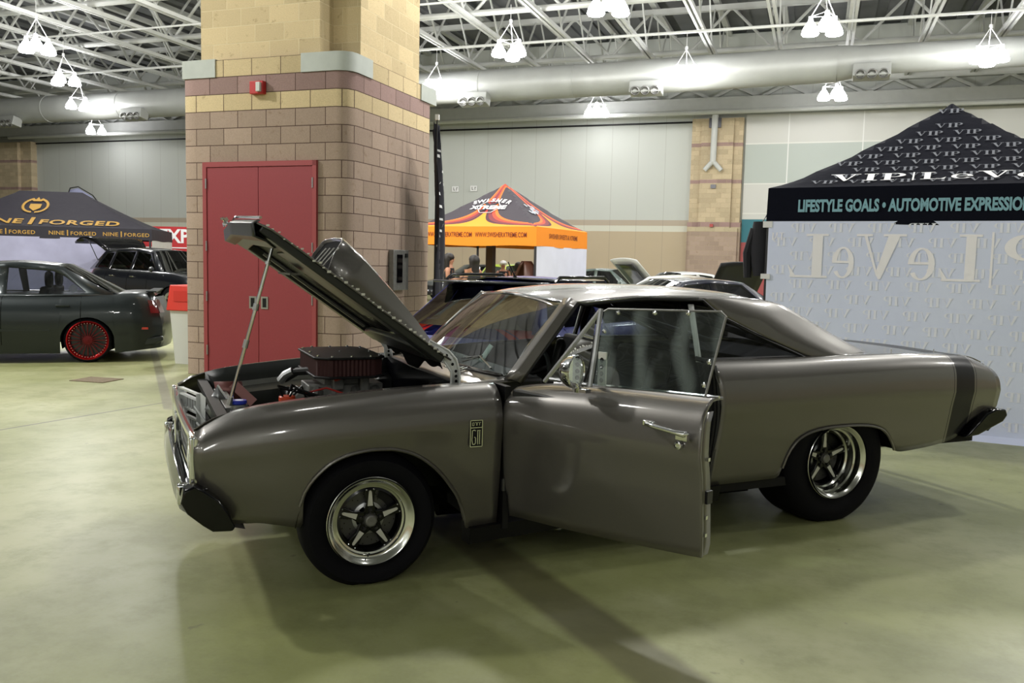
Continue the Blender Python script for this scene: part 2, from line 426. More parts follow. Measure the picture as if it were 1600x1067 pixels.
# ---------------- the hall ----------------
def bstruct(mb, name, m, **k):
    o = mb.build(name, m, None, **k); o.rotation_euler = (0, 0, BYAW); return struct(o)
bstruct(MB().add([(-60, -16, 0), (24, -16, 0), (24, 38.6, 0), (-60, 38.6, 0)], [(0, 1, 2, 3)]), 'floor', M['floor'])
bstruct(MB().box((-18, 38.6, 5.7), (90, .5, 11.4)), 'wall_back', M['wall'])
bstruct(MB().box((-18, -16.2, 5.7), (84, .4, 11.4)), 'wall_front', M['wall'])
bstruct(MB().box((-60.2, 11.3, 5.7), (.4, 55, 11.4)), 'wall_left', M['wall'])
bstruct(MB().box((24.2, 11.3, 5.7), (.4, 55, 11.4)), 'wall_right', M['wall'])
mb = MB()
for i in range(84):     # ribbed deck
    mb.add([(-60+i, -16, 11.5), (-60+i, 38.6, 11.5), (-59.4+i, 38.6, 11.5), (-59.4+i, -16, 11.5)], [(0, 1, 2, 3)])
    mb.add([(-59.4+i, -16, 11.5), (-59.4+i, 38.6, 11.5), (-59.4+i, 38.6, 11.62), (-59.4+i, -16, 11.62)], [(0, 1, 2, 3)])
    mb.add([(-59.4+i, -16, 11.62), (-59.4+i, 38.6, 11.62), (-59+i, 38.6, 11.62), (-59+i, -16, 11.62)], [(0, 1, 2, 3)])
    mb.add([(-59+i, -16, 11.62), (-59+i, 38.6, 11.62), (-59+i, 38.6, 11.5), (-59+i, -16, 11.5)], [(0, 1, 2, 3)])
bstruct(mb, 'ceiling', M['deck'])
bstruct(MB().box((-18, 38.2, 8.45), (84, .5, .55)), 'trim_1', M['white_steel'])
bstruct(MB().box((-24.5, 38.32, 7.77), (38.2, .06, .07)), 'trim_2', M['black'])
bstruct(MB().box((-18, 38.25, 9.3), (84, .3, .25)), 'trim_3', M['white_steel'])
mb = MB()
for i in range(40): mb.beam((-58+i*2.05, 38.2, 8.7), (-58+i*2.05+1.02, 38.2, 9.2), .12, .12); mb.beam((-57+i*2.05, 38.2, 9.2), (-56+i*2.05, 38.2, 8.7), .12, .12)
bstruct(mb, 'trim_4', M['white_steel'])

# roof trusses
def make_joist(L=18.6):
    t = thing('roof_truss', (0, 0, 0), BYAW, 'white steel roof truss spanning away from the viewer below the roof deck', 'truss', 'parallel white roof trusses')
    MB().box((0, L/2, 11.35), (.22, L, .16)).build('top_chord', M['white_steel'], t)
    a = MB(); a.box((-.08, L/2, 9.35), (.09, L, .12)); a.box((.08, L/2, 9.35), (.09, L, .12)); a.build('bottom_chord', M['white_steel'], t)
    w = MB(); n = 6; d = L/n
    for i in range(n):
        y = i*d
        w.beam((-.05, y, 9.4), (-.05, y+d/2, 11.3), .05, .07); w.beam((.05, y+d/2, 11.3), (.05, y+d, 9.4), .05, .07)
    w.build('web', M['white_steel'], t)
    return t
j0 = make_joist(); j0.location = B(-39, 19.6)
for i in range(1, 22): clone(j0, B(-39+i*2.33, 19.6))
def make_girder(Lg=54):
    t = thing('roof_girder', (0, 0, 0), BYAW, 'deep white girder truss crossing under the roof from left to right', 'girder', 'cross girders of the roof')
    a = MB().box((0, 0, 11.1), (Lg, .2, .2)); a.build('top_chord', M['white_steel'], t)
    MB().tube([(-Lg/2, 0, 9.55), (Lg/2, 0, 9.55)], .10, 10).build('bottom_chord', M['white_steel'], t)
    w = MB(); n = 18; d = Lg/n
    for i in range(n):
        x = -Lg/2+i*d
        w.tube([(x, 0, 9.55), (x+d/2, 0, 11.1)], .055, 6); w.tube([(x+d/2, 0, 11.1), (x+d, 0, 9.55)], .055, 6)
        pass
    w.build('web', M['white_steel'], t)
    return t
g0 = make_girder(); g0.location = B(-14, 22.4)
for tt in (26.6, 33.4): clone(g0, B(-14, tt))
# thin bridging rods and pipes among the trusses
pr = None
for k, (tt, z, r, nm, lb, ct) in enumerate([(24.0, 9.15, .035, 'sprinkler_pipe', 'thin white sprinkler pipe running crosswise just under the trusses, nearest one', 'pipe'),
                            (29.2, 9.2, .05, 'sprinkler_pipe', 'thin white sprinkler pipe running crosswise behind the middle roof girder', 'pipe'),
                            (37.3, 8.0, .10, 'conduit_pipe', 'long pale pipe running below the big duct in front of the back wall', 'pipe')]):
    o = MB().tube([(-44, tt, z), (14, tt, z)], r, 8).build(nm, M['white_steel']); o.rotation_euler = (0, 0, BYAW); tag(o, lb, ct)

# the big round duct
dt = thing('air_duct', (0, 0, 0), BYAW, 'huge round galvanised air duct crossing the hall under the roof trusses', 'duct')
MB().tube([(-50, 31.5, 8.2), (-8, 31.5, 8.3), (.2, 31.5, 8.42)], .60, 40).build('duct_pipe', M['duct'], dt)
MB().tube([(.2, 31.5, 8.42), (1.2, 31.5, 8.5), (22, 31.5, 8.62)], [.60, .47, .47], 40).build('narrow_duct_pipe', M['duct'], dt)
for s in (-34.5, -30.1, -25.0, -12.6, -8.9, -5.0, .2, 1.2, 5.0, 9.0):
    zc = 8.2+.1*(s+50)/42 if s < -8 else 8.3+.12*(s+8)/8.2 if s < .3 else 8.5+.12*(s-1.2)/20.8
    r = .615 if s < 1 else .485
    MB().tube([(s-.03, 31.5, zc), (s+.03, 31.5, zc)], r, 40).build('seam_ring', M['duct'], dt)
def nozzle_box(s, z):
    x = MB(); x.box((s, 30.95, z), (1.15, .5, .42), Matrix.Rotation(radians(-12), 3, 'X'))
    b = x.build('nozzle_box', M['duct'], dt, bevel=.02)
    for i in (-1, 0, 1):
        q = MB().lathe([(.15, -.05), (.17, .06), (.14, .08), (.11, .03), (.09, .06), (.05, .02), (.001, .03)], 20, Matrix.Translation((s+i*.35, 30.72, z-.10)) @ Matrix.Rotation(radians(25), 4, 'X'))
        q.build('round_nozzle', M['alu_dull'], b); MB().lathe([(.001, .012), (.125, .012)], 16, Matrix.Translation((s+i*.35, 30.72, z-.10)) @ Matrix.Rotation(radians(25), 4, 'X')).build('nozzle_throat', M['black'], b)
for s, z in ((-36.5, 7.62), (-29.0, 7.70), (-12.7, 7.68), (-6.1, 7.80), (1.3, 8.00)): nozzle_box(s, z)

# high-bay lamps in the picture: three glowing bells on a triangular hanger
def make_lamp():
    t = thing('high_bay_lamp', (0, 0, 0))
    k = .36; P = [Vector((k*cos(a), k*sin(a), 0)) for a in (.3, .3+2.094, .3+4.189)]
    h = MB(); h.tube([(0, 0, 1.15), (0, 0, .62)], .008, 5)
    for p in P: h.tube([(0, 0, .62), (p.x, p.y, .05)], .014, 5)
    h.build('hanger_rods', M['white_pl'], t)
    MB().tube([tuple(p+Vector((0, 0, .05))) for p in P], .02, 6, closed=True).build('triangle_frame', M['white_pl'], t)
    MB().lathe([(.001, 0), (.05, 0), (.05, .08), (.001, .09)], 10, Matrix.Translation((0, 0, .62)) @ Matrix.Rotation(-pi/2, 4, 'X')).build('junction_box', M['white_pl'], t)
    for p in P:
        b = MB().lathe([(.001, .06), (.05, .05), (.06, -.06), (.12, -.14), (.20, -.28), (.23, -.40), (.20, -.44), (.001, -.45)], 20, Matrix.Translation(p) @ Matrix.Rotation(-pi/2, 4, 'X'))
        b.build('glowing_bell', M['bulb'], t)
    return t
LAMPS = [(-23.7, 21.2, 'glowing triple-bell lamp at the far upper left, nearest of the left row'), (-27.1, 25.4, 'glowing triple-bell lamp second in the left row, above the duct'),
         (-31.0, 29.9, 'glowing triple-bell lamp third in the left row, before the left end of the duct'), (-36.4, 36.0, 'glowing triple-bell lamp close to the back wall, last of the left row'),
         (-9.3, 25.5, 'triple-bell lamp hanging right of the block pillar, fully in view above the duct'), (-13.9, 30.1, 'glaring lamp touching the right edge of the block pillar'),
         (-9.2, 36.1, 'small lamp below the duct in the middle, near the back wall'), (-4.6, 30.1, 'glaring lamp in front of the duct left of the far brick pillar'),
         (-.2, 25.0, 'lamp at the top right above the duct, left of the patterned tent'), (4.5, 29.7, 'glaring lamp in front of the duct at the far right'),
         (.2, 34.5, 'small lamp below the duct beside its nozzle box at the right'), (-5.3, 21.7, 'lamp cut off by the top edge of the photo'),
         ]
lamp0 = make_lamp()
for i, (s, t_, lb) in enumerate(LAMPS):
    o = lamp0 if i == 0 else clone(lamp0)
    o.location = B(s, t_, 8.25); o.rotation_euler = (0, 0, random.uniform(0, 2))
    tag(o, lb, 'lamp', 'high bay lamps of the hall')
    hall_or_fill_light(B(s, t_, 7.6), 195 if t_ < 33 else 50, .3)

# near block pillar with red doors
def rpoly(s0, s1, t0, t1, c):
    return [(s0+c, t0), (s1-c, t0), (s1-c*.3, t0+c*.3), (s1, t0+c), (s1, t1-c), (s1-c, t1), (s0+c, t1), (s0, t1-c), (s0, t0+.02), (s0+.02, t0)]
pil = MB().prism(rpoly(-7.497, -5.175, 8.83, 11.17, .17), lambda u, v, d: (u, v, d), 0, 3.86)
pil.f = pil.f
bstruct(pil, 'wall_pillar', M['block_low'], sharp=50)
sa, sb, ta, tb = -7.36, -5.24, 8.90, 11.08
nn = .30
plus = [(sa+.07, ta), (sb-.37, ta), (sb-.37, ta+nn), (sb, ta+nn), (sb, tb-nn), (sb-.37, tb-nn), (sb-.37, tb), (sa+.37, tb), (sa+.37, tb-nn), (sa, tb-nn), (sa, ta+nn), (sa+.07, ta+nn)]
bstruct(MB().prism(plus, lambda u, v, d: (u, v, d), 3.86, 11.5), 'wall_pillar_shaft', M['block_up'])
cap = MB()
cap.prism([(-7.51, 8.815), (-7.02, 8.815), (-7.02, 9.0), (-7.30, 9.0), (-7.30, 9.3), (-7.51, 9.3)], lambda u, v, d: (u, v, d), 3.657, 3.873)
bstruct(cap, 'trim_5', M['gray_cap'])
cap = MB()
cap.prism([(-5.81, 8.815), (-5.34, 8.815), (-5.24, 8.85), (-5.18, 8.91), (-5.158, 9.0), (-5.158, 9.36), (-5.35, 9.36), (-5.35, 9.0), (-5.81, 9.0)], lambda u, v, d: (u, v, d), 3.657, 3.873)
bstruct(cap, 'trim_6', M['gray_cap'])
cap = MB()
cap.prism([(-5.158, 10.70), (-5.158, 11.18), (-5.6, 11.18), (-5.6, 10.9), (-5.35, 10.9), (-5.35, 10.70)], lambda u, v, d: (u, v, d), 3.657, 3.873)
bstruct(cap, 'trim_7', M['gray_cap'])
def fr(a, b, z0, z1, y0, y1): return MB().box(((a+b)/2, (y0+y1)/2, (z0+z1)/2), (b-a, y1-y0, z1-z0))
f = fr(-7.20, -7.145, 0, 2.64, 8.79, 8.86); f.box((-5.61, 8.825, 1.32), (.055, .07, 2.64)); f.box((-6.39, 8.825, 2.61), (1.61, .07, .06))
bstruct(f, 'trim_8', M['reddoor2'])
for i, (a, b, hs, ps) in enumerate(((-7.143, -6.397, -7.150, -6.475), (-6.391, -5.642, -5.634, -6.305))):
    d = bstruct(fr(a, b, .01, 2.576, 8.80, 8.85), 'door_%d' % (i+1), M['reddoor'], bevel=.003)
    for z in (2.38, 1.62, 1.0, .33):
        MB().tube([(hs, 8.790, z-.06), (hs, 8.790, z+.06)], .010, 8).build('hinge', M['alu'], d)
    p = fr(ps-.05, ps+.05, .87, 1.02, 8.792, 8.803).build('pull_plate', M['alu'], d)
    fr(ps-.025, ps+.025, .89, 1.0, 8.788, 8.797).build('pull_recess', M['black'], p)
# strobe
st = thing('fire_alarm_strobe', B(-6.39, 8.83, 3.50), BYAW, 'small red fire alarm strobe on the mauve block band above the red doors', 'alarm')
MB().box((0, -.035, 0), (.19, .07, .15)).build('housing', mat('alarm_red', (.45, .02, .02), .4), st, bevel=.008)
MB().box((.045, -.085, 0), (.06, .04, .11)).build('flash_lens', M['clear_lens'], st, bevel=.006)
# electrical box on the side
eb = thing('electrical_box', B(-5.165, 10.03, 1.12), BYAW+pi/2, 'grey metal electrical box on the shaded side of the block pillar', 'box')
MB().box((0, -.035, .25), (.42, .07, .52)).build('cabinet', M['alu_dull'], eb, bevel=.006)
MB().box((-.05, -.075, .27), (.14, .012, .36)).build('glass_strip', M['black_gloss'], eb)
MB().box((.13, -.08, .44), (.05, .02, .05)).build('latch', M['black'], eb)

# far brick pillars
def far_pillar(s0, s1, nm):
    fp = MB().box(((s0+s1)/2, 38.2, 1.72), (s1-s0+.1, .6, 3.45)); fp.box(((s0+s1)/2, 38.2, 5.6), (s1-s0, .5, 4.5)); fp.box(((s0+s1)/2+.03, 37.9, 5.5), ((s1-s0)*.62, .3, 4.6)); fp.box(((s0+s1)/2, 37.95, 1.6), (s1-s0-.1, .5, 3.2))
    return bstruct(fp, nm, M['block_far'])
far_pillar(-5.42, -3.28, 'wall_far_pillar')
far_pillar(-47.5, -43.1, 'wall_far_pillar_left')
pp = thing('drain_pipe', B(-4.42, 37.50, 0), BYAW, 'pale metal pipe with forked lower end on the far brick pillar', 'pipe')
MB().tube([(0, 0, 7.9), (-.02, 0, 5.95)], .13, 12).build('pipe', M['white_steel'], pp)
MB().tube([(-.02, 0, 6.0), (-.36, 0, 5.62)], .10, 10).build('fork', M['white_steel'], pp)
MB().tube([(-.02, 0, 6.0), (.34, 0, 5.60)], .10, 10).build('fork', M['white_steel'], pp)
MB().box((0, .1, 7.6), (.5, .1, .4)).build('bracket', M['steel_dark'], pp)
sg = MB().box((-4.4, 37.66, 4.95), (.22, .04, .16)).build('wall_plaque', M['steel_dark']); sg.rotation_euler = (0, 0, BYAW); tag(sg, 'small dark plaque below the forked pipe on the far brick pillar', 'sign')
sg = MB().box((-4.4, 37.62, 3.3), (.14, .1, .12)).build('wall_alarm', M['hose_red']); sg.rotation_euler = (0, 0, BYAW); tag(sg, 'tiny red alarm on the pale band of the far brick pillar', 'alarm')
# roll-up door right of the far pillar
mrd = mat('panel_door_white', (.55, .56, .54), .7); _t = NT(mrd); _tc = _t.n('ShaderNodeTexCoord'); _s = _t.n('ShaderNodeSeparateXYZ'); _t.put(_s, 0, _tc.outputs['Object'])
_z = _s.outputs[2]
_c = _t.mix(_t.band(_z, 5.1, 6.75, .01), (.56, .56, .53, 1), (.43, .47, .44, 1))
_c = _t.mix(_t.m('GREATER_THAN', _z, 3.6), (.36, .08, .08, 1), _c); _c = _t.mix(_t.band(_z, 2.62, 3.6, .005), _c, (.03, .16, .20, 1))
for q in (5.1, 6.78, 3.85): _c = _t.mix(_t.band(_z, q-.025, q+.025, .01), _c, (.66, .66, .62, 1))
_f = _t.m('FRACT', _t.m('DIVIDE', _s.outputs[0], 2.9)); _c = _t.mix(_t.m('MULTIPLY', _t.band(_f, .49, .505, .004), _t.m('GREATER_THAN', _z, 3.7)), _c, (.72, .72, .7, 1))
_t.put(_t.b, 'Base Color', _c)
bstruct(MB().box((4.9, 38.3, 4.0), (16.2, .12, 8.0)), 'door_3', mrd)
# small wall notices
def notice(s, z, lb):
    t = thing('wall_notice', B(s, 38.3, z), BYAW, lb, 'sign')
    MB().box((0, -.02, 0), (.34, .03, .26)).build('plate', M['white_pl'], t)
    MB().box((-.08, -.04, .02), (.03, .01, .12)).box((-.05, -.04, -.05), (.09, .01, .03)).box((.07, -.04, .0), (.03, .01, .14)).box((.09, -.04, .06), (.07, .01, .03)).build('marking', M['alu_dull'], t)
notice(-16.6, 4.98, 'small white notice high on the back wall, left one of two above the orange tent')
notice(-15.65, 5.0, 'small white notice high on the back wall, right one of two above the orange tent')
# floor drain
dr = MB().box((0, 0, .004), (.46, .36, .008)).build('floor_drain', mat('rusty_grate', (.16, .12, .07), .8, noise=(60, .5)))
dr.location = B(-7.99, 7.86); dr.rotation_euler = (0, 0, BYAW+.1); tag(dr, 'square rusty floor grate in the concrete left of the pillar', 'drain')

# ---------------- the grey coupe (car axes: x to the rear, y to its far side, z up) ----------------
CAR = thing('coupe_car', (-.966, 4.602, 0), .4185, 'grey 1960s two-door coupe with hood raised and driver door open, large in the foreground', 'car')
zt = pw([(-.76, .735), (-.70, .772), (-.62, .803), (-.5, .829), (-.23, .858), (.065, .881), (.376, .893), (.64, .90), (.9, .935), (1.3, .958), (1.9, .980), (2.4, .978), (2.9, .985), (3.3, .985), (3.73, .972), (3.95, .957), (4.10, .925), (4.16, .90)])
zcr = pw([(-.76, .655), (-.25, .695), (.6, .735), (1.9, .745), (3.0, .765), (4.16, .74)])
hw = pw([(-.76, .825), (-.6, .85), (-.3, .875), (0, .885), (1.5, .890), (3.0, .885), (3.6, .868), (4.16, .82)])
zb_f = pw([(-.76, .335), (-.6, .335), (-.5, .322), (-.34, .30), (-.322, .417), (-.29, .49), (-.24, .55), (-.188, .592), (-.13, .618), (-.074, .632), (0, .640), (.072, .638), (.14, .624), (.20, .600), (.26, .560), (.319, .505), (.37, .44), (.416, .37), (.45, .28), (.467, .215), (.7, .205)])
zb_r = pw([(1.85, .305), (2.33, .310), (2.36, .325), (2.39, .42), (2.426, .485), (2.47, .53), (2.54, .563), (2.62, .580), (2.72, .588), (2.85, .589), (2.98, .582), (3.06, .568), (3.12, .545), (3.17, .505), (3.21, .455), (3.24, .411), (3.30, .398), (3.5, .408), (3.66, .425), (3.80, .452), (3.90, .50), (3.97, .555), (4.05, .590), (4.16, .612)])
def side_y(x, z):
    """half width of the body side"""
    h, zc, top = hw(x), zcr(x), zt(x)
    if z < zc:
        u = (zc-z)/(zc-.25); return h - .045*u**1.6 - .008*min(1, u*6)
    u = min(1, (z-zc)/max(.02, top-zc))
    return h - .030*u - .075*u**4.5
xf_front = pw([(.30, -.60), (.40, -.655), (.50, -.735), (.56, -.752), (.66, -.760), (.74, -.750), (.83, -.74)])
xf_rear = pw([(.38, 3.87), (.50, 3.95), (.58, 4.11), (.64, 4.185), (.78, 4.195), (.86, 4.175), (.93, 4.13), (1.0, 4.11)])
def side_grid(xs, zb, side=-1, flange=.08, inner=None, top=True, nlow=9, nup=9):
    """body side between bottom line zb and the top line, with a flange over the top edge"""
    xs = list(xs)
    def fn(x, k):
        b, c, t = zb(x), zcr(x), zt(x)
        if k <= nlow: z = lerp(b, c, k/nlow) if b < c else b
        elif k <= nlow+nup: z = lerp(c, t, ((k-nlow)/nup)**.8)
        else: z = t
        y = side_y(x, z)
        if k == nlow+nup+1: z = t+.006; y -= .03
        if k == nlow+nup+2: z = t+.008; y = (inner(x) if inner else y-flange)
        X = x
        if x < -.2: X = x + (xf_front(z)+.76)*((-.2-x)/.56)**1.2
        if x > 3.75: X = x + (xf_rear(z)-4.16)*((x-3.75)/.41)**1.5
        return (X, side*y, z)
    return MB().grid(fn, xs, range(nlow+nup+(3 if top else 1)))
def stations(a, b, extra, n=30):
    return sorted(set([round(v, 4) for v in frange(a, b, n)] + [e for e in extra if a < e < b]))
FX = stations(-.76, .625, [-.335, -.322, -.30, -.28, -.26, -.24, -.215, -.188, -.16, -.13, -.10, -.05, .1, .14, .17, .2, .23, .26, .29, .319, .345, .37, .395, .416, .435, .45, .467], 34)
RX = stations(1.895, 4.16, [2.33, 2.345, 2.36, 2.375, 2.39, 2.41, 2.426, 2.45, 2.47, 2.5, 2.54, 2.58, 2.62, 2.67, 3.02, 3.06, 3.09, 3.12, 3.145, 3.17, 3.19, 3.21, 3.225, 3.24, 3.27, 3.9, 3.93, 3.97, 4.0, 4.05, 4.1], 50)
finner = lambda x: .70 if x > -.55 else lerp(.72, .70, (x+.76)/.21)
rinner = lambda x: lerp(.735, .70, max(0, min(1, (x-2.6)/.5)))
jambx = pw([(.25, 1.845), (.45, 1.875), (.70, 1.905), (.85, 1.895), (.99, 1.86)])
def arch_lip(zb, a, b, side, n=40):
    pts = []
    for x in frange(a, b, n):
        z = zb(x); pts.append((x, side*(side_y(x, z)+.004), z))
    return MB().tube(pts, .0075, 6)
for side in (-1, 1):
    g = side_grid(FX, zb_f, side, inner=finner)
    f = g.build('fender', M['paint'], CAR, sharp=60, solid=.006)
    arch_lip(zb_f, -.325, .455, side).build('wheel_arch_lip', M['paint'], f)
    g = side_grid(RX, zb_r, side, inner=rinner)
    # shape the leading edge of the quarter panel to the door opening
    g.v = [(x + (jambx(z)-1.895)*max(0, 1-(x-1.895)/.2) if x < 2.095 else x, y, z) for x, y, z in g.v]
    q = g.build('quarter_panel', M['quarter'], CAR, sharp=60, solid=.006)
    arch_lip(zb_r, 2.375, 3.235, side).build('wheel_arch_lip', M['paint'], q)
    r = MB(); yy = .855
    r.add([(.48, side*yy, .215), (1.95, side*yy, .305), (1.95, side*(yy-.02), .215), (.48, side*(yy-.02), .135), (.48, side*(yy-.12), .24), (1.95, side*(yy-.12), .32), (1.95, side*(yy-.12), .2), (.48, side*(yy-.12), .13)],
          [(0, 1, 2, 3), (4, 5, 1, 0), (3, 2, 6, 7), (0, 3, 7, 4), (1, 5, 6, 2)])
    r.build('rocker_panel', M['black'], CAR)
# nose: header panel under the hood lip, valance, tail panel
hb = MB().grid(lambda y, k: ((-.70-.03*(1-(y/.84)**2), y, .40), (-.66-.03*(1-(y/.84)**2), y, .34), (-.55, y, .31))[k], frange(-.80, .80, 16), range(3))
hb.build('front_valance', M['paint'], CAR)
tp = MB().grid(lambda w, k: (xf_rear([.905, .86, .78, .64, .60, .55, .48][k])-.010, w*(side_y(4.14, [.905, .86, .78, .64, .60, .55, .48][k])-.004), [.905, .86, .78, .64, .60, .55, .48][k]), frange(-1, 1, 16), range(7))
tp.build('tail_panel', M['quarter'], CAR)
for s_ in (-1, 1):
    MB().box((4.158, s_*.60, .745), (.03, .30, .085)).build('tail_light', M['red_lamp'], CAR, bevel=.01)

# trunk lid
dk = MB().grid(lambda x, y: (x + (.0 if x < 4 else -.03*(y/.7)**2), y, (lerp(.975, .955, max(0, (x-3.2)/.9)) if x < 4.0 else lerp(.957, .925, (x-4.0)/.12)) + .018*(1-(y/.72)**2)), [3.02, 3.1, 3.2, 3.4, 3.6, 3.8, 3.95, 4.05, 4.12], frange(-.72, .72, 18))
dk.build('trunk_lid', M['quarter'], CAR, solid=.01)
for x_, r_ in ((3.62, .004), (3.60, .004)):
    pass
an = MB().tube([(3.33, -.70, .985), (3.33, -.70, 1.012)], .003, 6); an.build('trunk_pin', M['chrome'], CAR)
MB().tube([(3.70, -.70, .982), (3.70, -.70, 1.006)], .003, 6).build('trunk_pin', M['chrome'], CAR)

# roof and pillars
zro = pw([(1.02, 1.312), (1.10, 1.330), (1.3, 1.358), (1.6, 1.377), (2.0, 1.374), (2.2, 1.362), (2.33, 1.349)])
hro = pw([(1.02, .590), (1.3, .615), (1.8, .615), (2.0, .600), (2.33, .550)])
def roof_pt(x, w):
    y = w*hro(x); return (x + .05*(abs(w)**3)*(1 if x < 1.2 else 0)*(1.2-x)/.18, y, zro(x) - (.055 if x < 2.0 else lerp(.055, .030, (x-2)/.33))*abs(w)**3.2)
MB().grid(roof_pt, [1.02, 1.06, 1.12, 1.2, 1.35, 1.5, 1.7, 1.85, 1.96, 2.1, 2.2, 2.28, 2.33], frange(-1, 1, 28)).build('roof', M['paint'], CAR, solid=.012)
Fc = [pw([(0, 1.96), (.25, 2.10), (1, 2.655)]), pw([(0, .598), (.25, .628), (1, .735)]), pw([(0, 1.318), (.25, 1.215), (1, .975)])]
Rc = [pw([(0, 2.33), (.2, 2.49), (.45, 2.73), (.75, 2.98), (1, 3.20)]), pw([(0, .550), (.5, .580), (1, .66)]), pw([(0, 1.319), (.2, 1.300), (.45, 1.205), (.75, 1.08), (1, .975)])]
def sail(side):
    def fn(t, u):
        a = Vector([c(t) for c in Fc]); b = Vector([c(t) for c in Rc]); p = a.lerp(b, u)
        # top row joins the roof edge
        bul = sin(pi*u)*(.035+.02*t)
        x, y, z = p
        if t < .3:
            k = (1-t/.3); xr = lerp(1.96, 2.33, u); q = roof_pt(xr, 1.0); p = p.lerp(Vector(q), k*k); x, y, z = p; bul *= (1-k)
        return (x, side*(abs(y)+bul), z)
    return MB().grid(fn, frange(0, 1, 18), frange(0, 1, 14))
for side in (-1, 1):
    sail(side).build('roof_pillar', M['paint'], CAR, sharp=60, solid=.01)
    # windshield pillar
    ap = MB(); n = 8
    A0, A1 = Vector((.735, side*.738, .905)), Vector((1.115, side*.612, 1.302))
    def apf(k, j):
        p = A0.lerp(A1, k); w = lerp(.034, .026, k)
        off = [(-w, -.010, .0), (-w*.3, .012, .006), (w*.6, .012, .0), (w, -.004, -.012)][j]
        return (p.x+off[0], p.y+side*off[1], p.z+off[2])
    ap.grid(apf, frange(0, 1, n), range(4)).build('windshield_pillar', M['paint'], CAR, solid=.02, off=1 if side < 0 else -1)
    dr_ = MB().tube([(.80, side*.742, .925), (1.155, side*.622, 1.286)] + [(x, side*(hro(x)+.012), zro(x)-.066) for x in frange(1.2, 1.95, 8)] + [(Fc[0](t), side*(Fc[1](t)+.004), Fc[2](t)-.012) for t in (.1, .25, .4, .6, .8, 1)], .009, 6)
    dr_.build('drip_rail', M['black'], CAR)
    MB().tube([(.765, side*.748, .925), (1.135, side*.628, 1.298)] + [(x, side*(hro(x)+.014), zro(x)-.054) for x in frange(1.2, 1.92, 8)], .005, 6).build('drip_moulding', M['chrome'], CAR)
    # rear quarter window: glass and its black gasket
    qp = [(1.86, .985), (1.90, 1.275), (2.0, 1.262), (2.10, 1.205), (2.3, 1.115), (2.62, .985)]
    qy = lambda z: side*lerp(.725, .60, (z-.98)/.30)
    poly_fill([qp], lambda u, v: (u, qy(v), v)).build('quarter_window', M['glass_mid'], CAR)
    MB().tube([(u, qy(v), v) for u, v in qp], .010, 6, closed=True).build('window_gasket', M['black'], CAR)
    MB().grid(lambda z, k: (lerp(1.84, 1.86, (z-.97)/.3)+k*.036, side*(lerp(.728, .605, (z-.98)/.30)+.006), z), frange(.975, 1.285, 6), range(2)).build('window_channel', M['strip_alu'], CAR, solid=.006)

# glass front and back
def ws(u, v):   # u across -1..1, v bottom..top
    b = Vector((.735-.13*(1-u*u), .70*u, .925+.012*(1-u*u))); t = Vector((1.10-.075*(1-u*u), .585*u, 1.292+.024*(1-u*u)))
    return b.lerp(t, v) + Vector((-.015, 0, .01))*sin(pi*v)
MB().grid(ws, frange(-1, 1, 20), frange(0, 1, 6)).build('windshield', M['glass'], CAR)
edge = [ws(u, 0) for u in frange(-1, 1, 16)] + [ws(1, v) for v in (.33, .66)] + [ws(u, 1) for u in frange(1, -1, 16)] + [ws(-1, v) for v in (.66, .33)]
MB().tube(edge, .009, 6, closed=True).build('windshield_trim', M['chrome'], CAR)
def bl_(u, v):
    b = Vector((3.14+.04*(1-u*u), .64*u, .965)); t = Vector((2.33+.02*(1-u*u), .545*u, 1.315+.032*(1-u*u)))
    return b.lerp(t, v) + Vector((.02, 0, .03))*sin(pi*v)
MB().grid(bl_, frange(-1, 1, 14), frange(0, 1, 6)).build('rear_window', M['glass_mid'], CAR)
# cowl
cw = MB().grid(lambda u, v: tuple(Vector((lerp(.44, .50, abs(u)), .70*u, .885+.018*(1-u*u))).lerp(Vector((.76-.13*(1-u*u), .745*u, .915+.02*(1-u*u))), v)), frange(-1, 1, 20), frange(0, 1, 5))
cowl = cw.build('cowl_panel', M['paint'], CAR, solid=.01)
sl = MB()
for i in range(16):
    y = -.40+i*.045
    sl.beam((.565, y, .921), (.63, y+.012, .934), .012, .006)
sl.build('cowl_vent', M['alu'], cowl)
def wiper(y0, y1):
    w = MB().tube([(.56, y0, .925), (.60, y0-.02, .955), (.70, y1, 1.00)], .006, 6); w.tube([(.66, y1+.20, .965), (.685, y1, 1.0), (.66, y1-.22, .962)], .005, 6)
    w.build('wiper', M['chrome'], CAR)
wiper(-.30, -.42); wiper(.28, .12)
MB().add([(.765, -.27, .945), (.80, -.13, .945), (.875, -.10, 1.03), (.84, -.24, 1.03)], [(0, 1, 2, 3)]).build('windshield_card', M['paper'], CAR, solid=.003)

# closed far door
g = side_grid(stations(.63, 1.895, [], 20), pw([(.6, .21), (.7, .235), (1.9, .31)]), 1, inner=lambda x: .735)
fd = g.build('far_door', M['paint'], CAR, solid=.006)
poly_fill([[(.88, .95), (1.17, 1.275), (1.85, 1.28), (1.84, .965)]], lambda u, v: (u, lerp(.735, .605, (v-.95)/.33), v)).build('door_window', M['glass_mid'], fd)

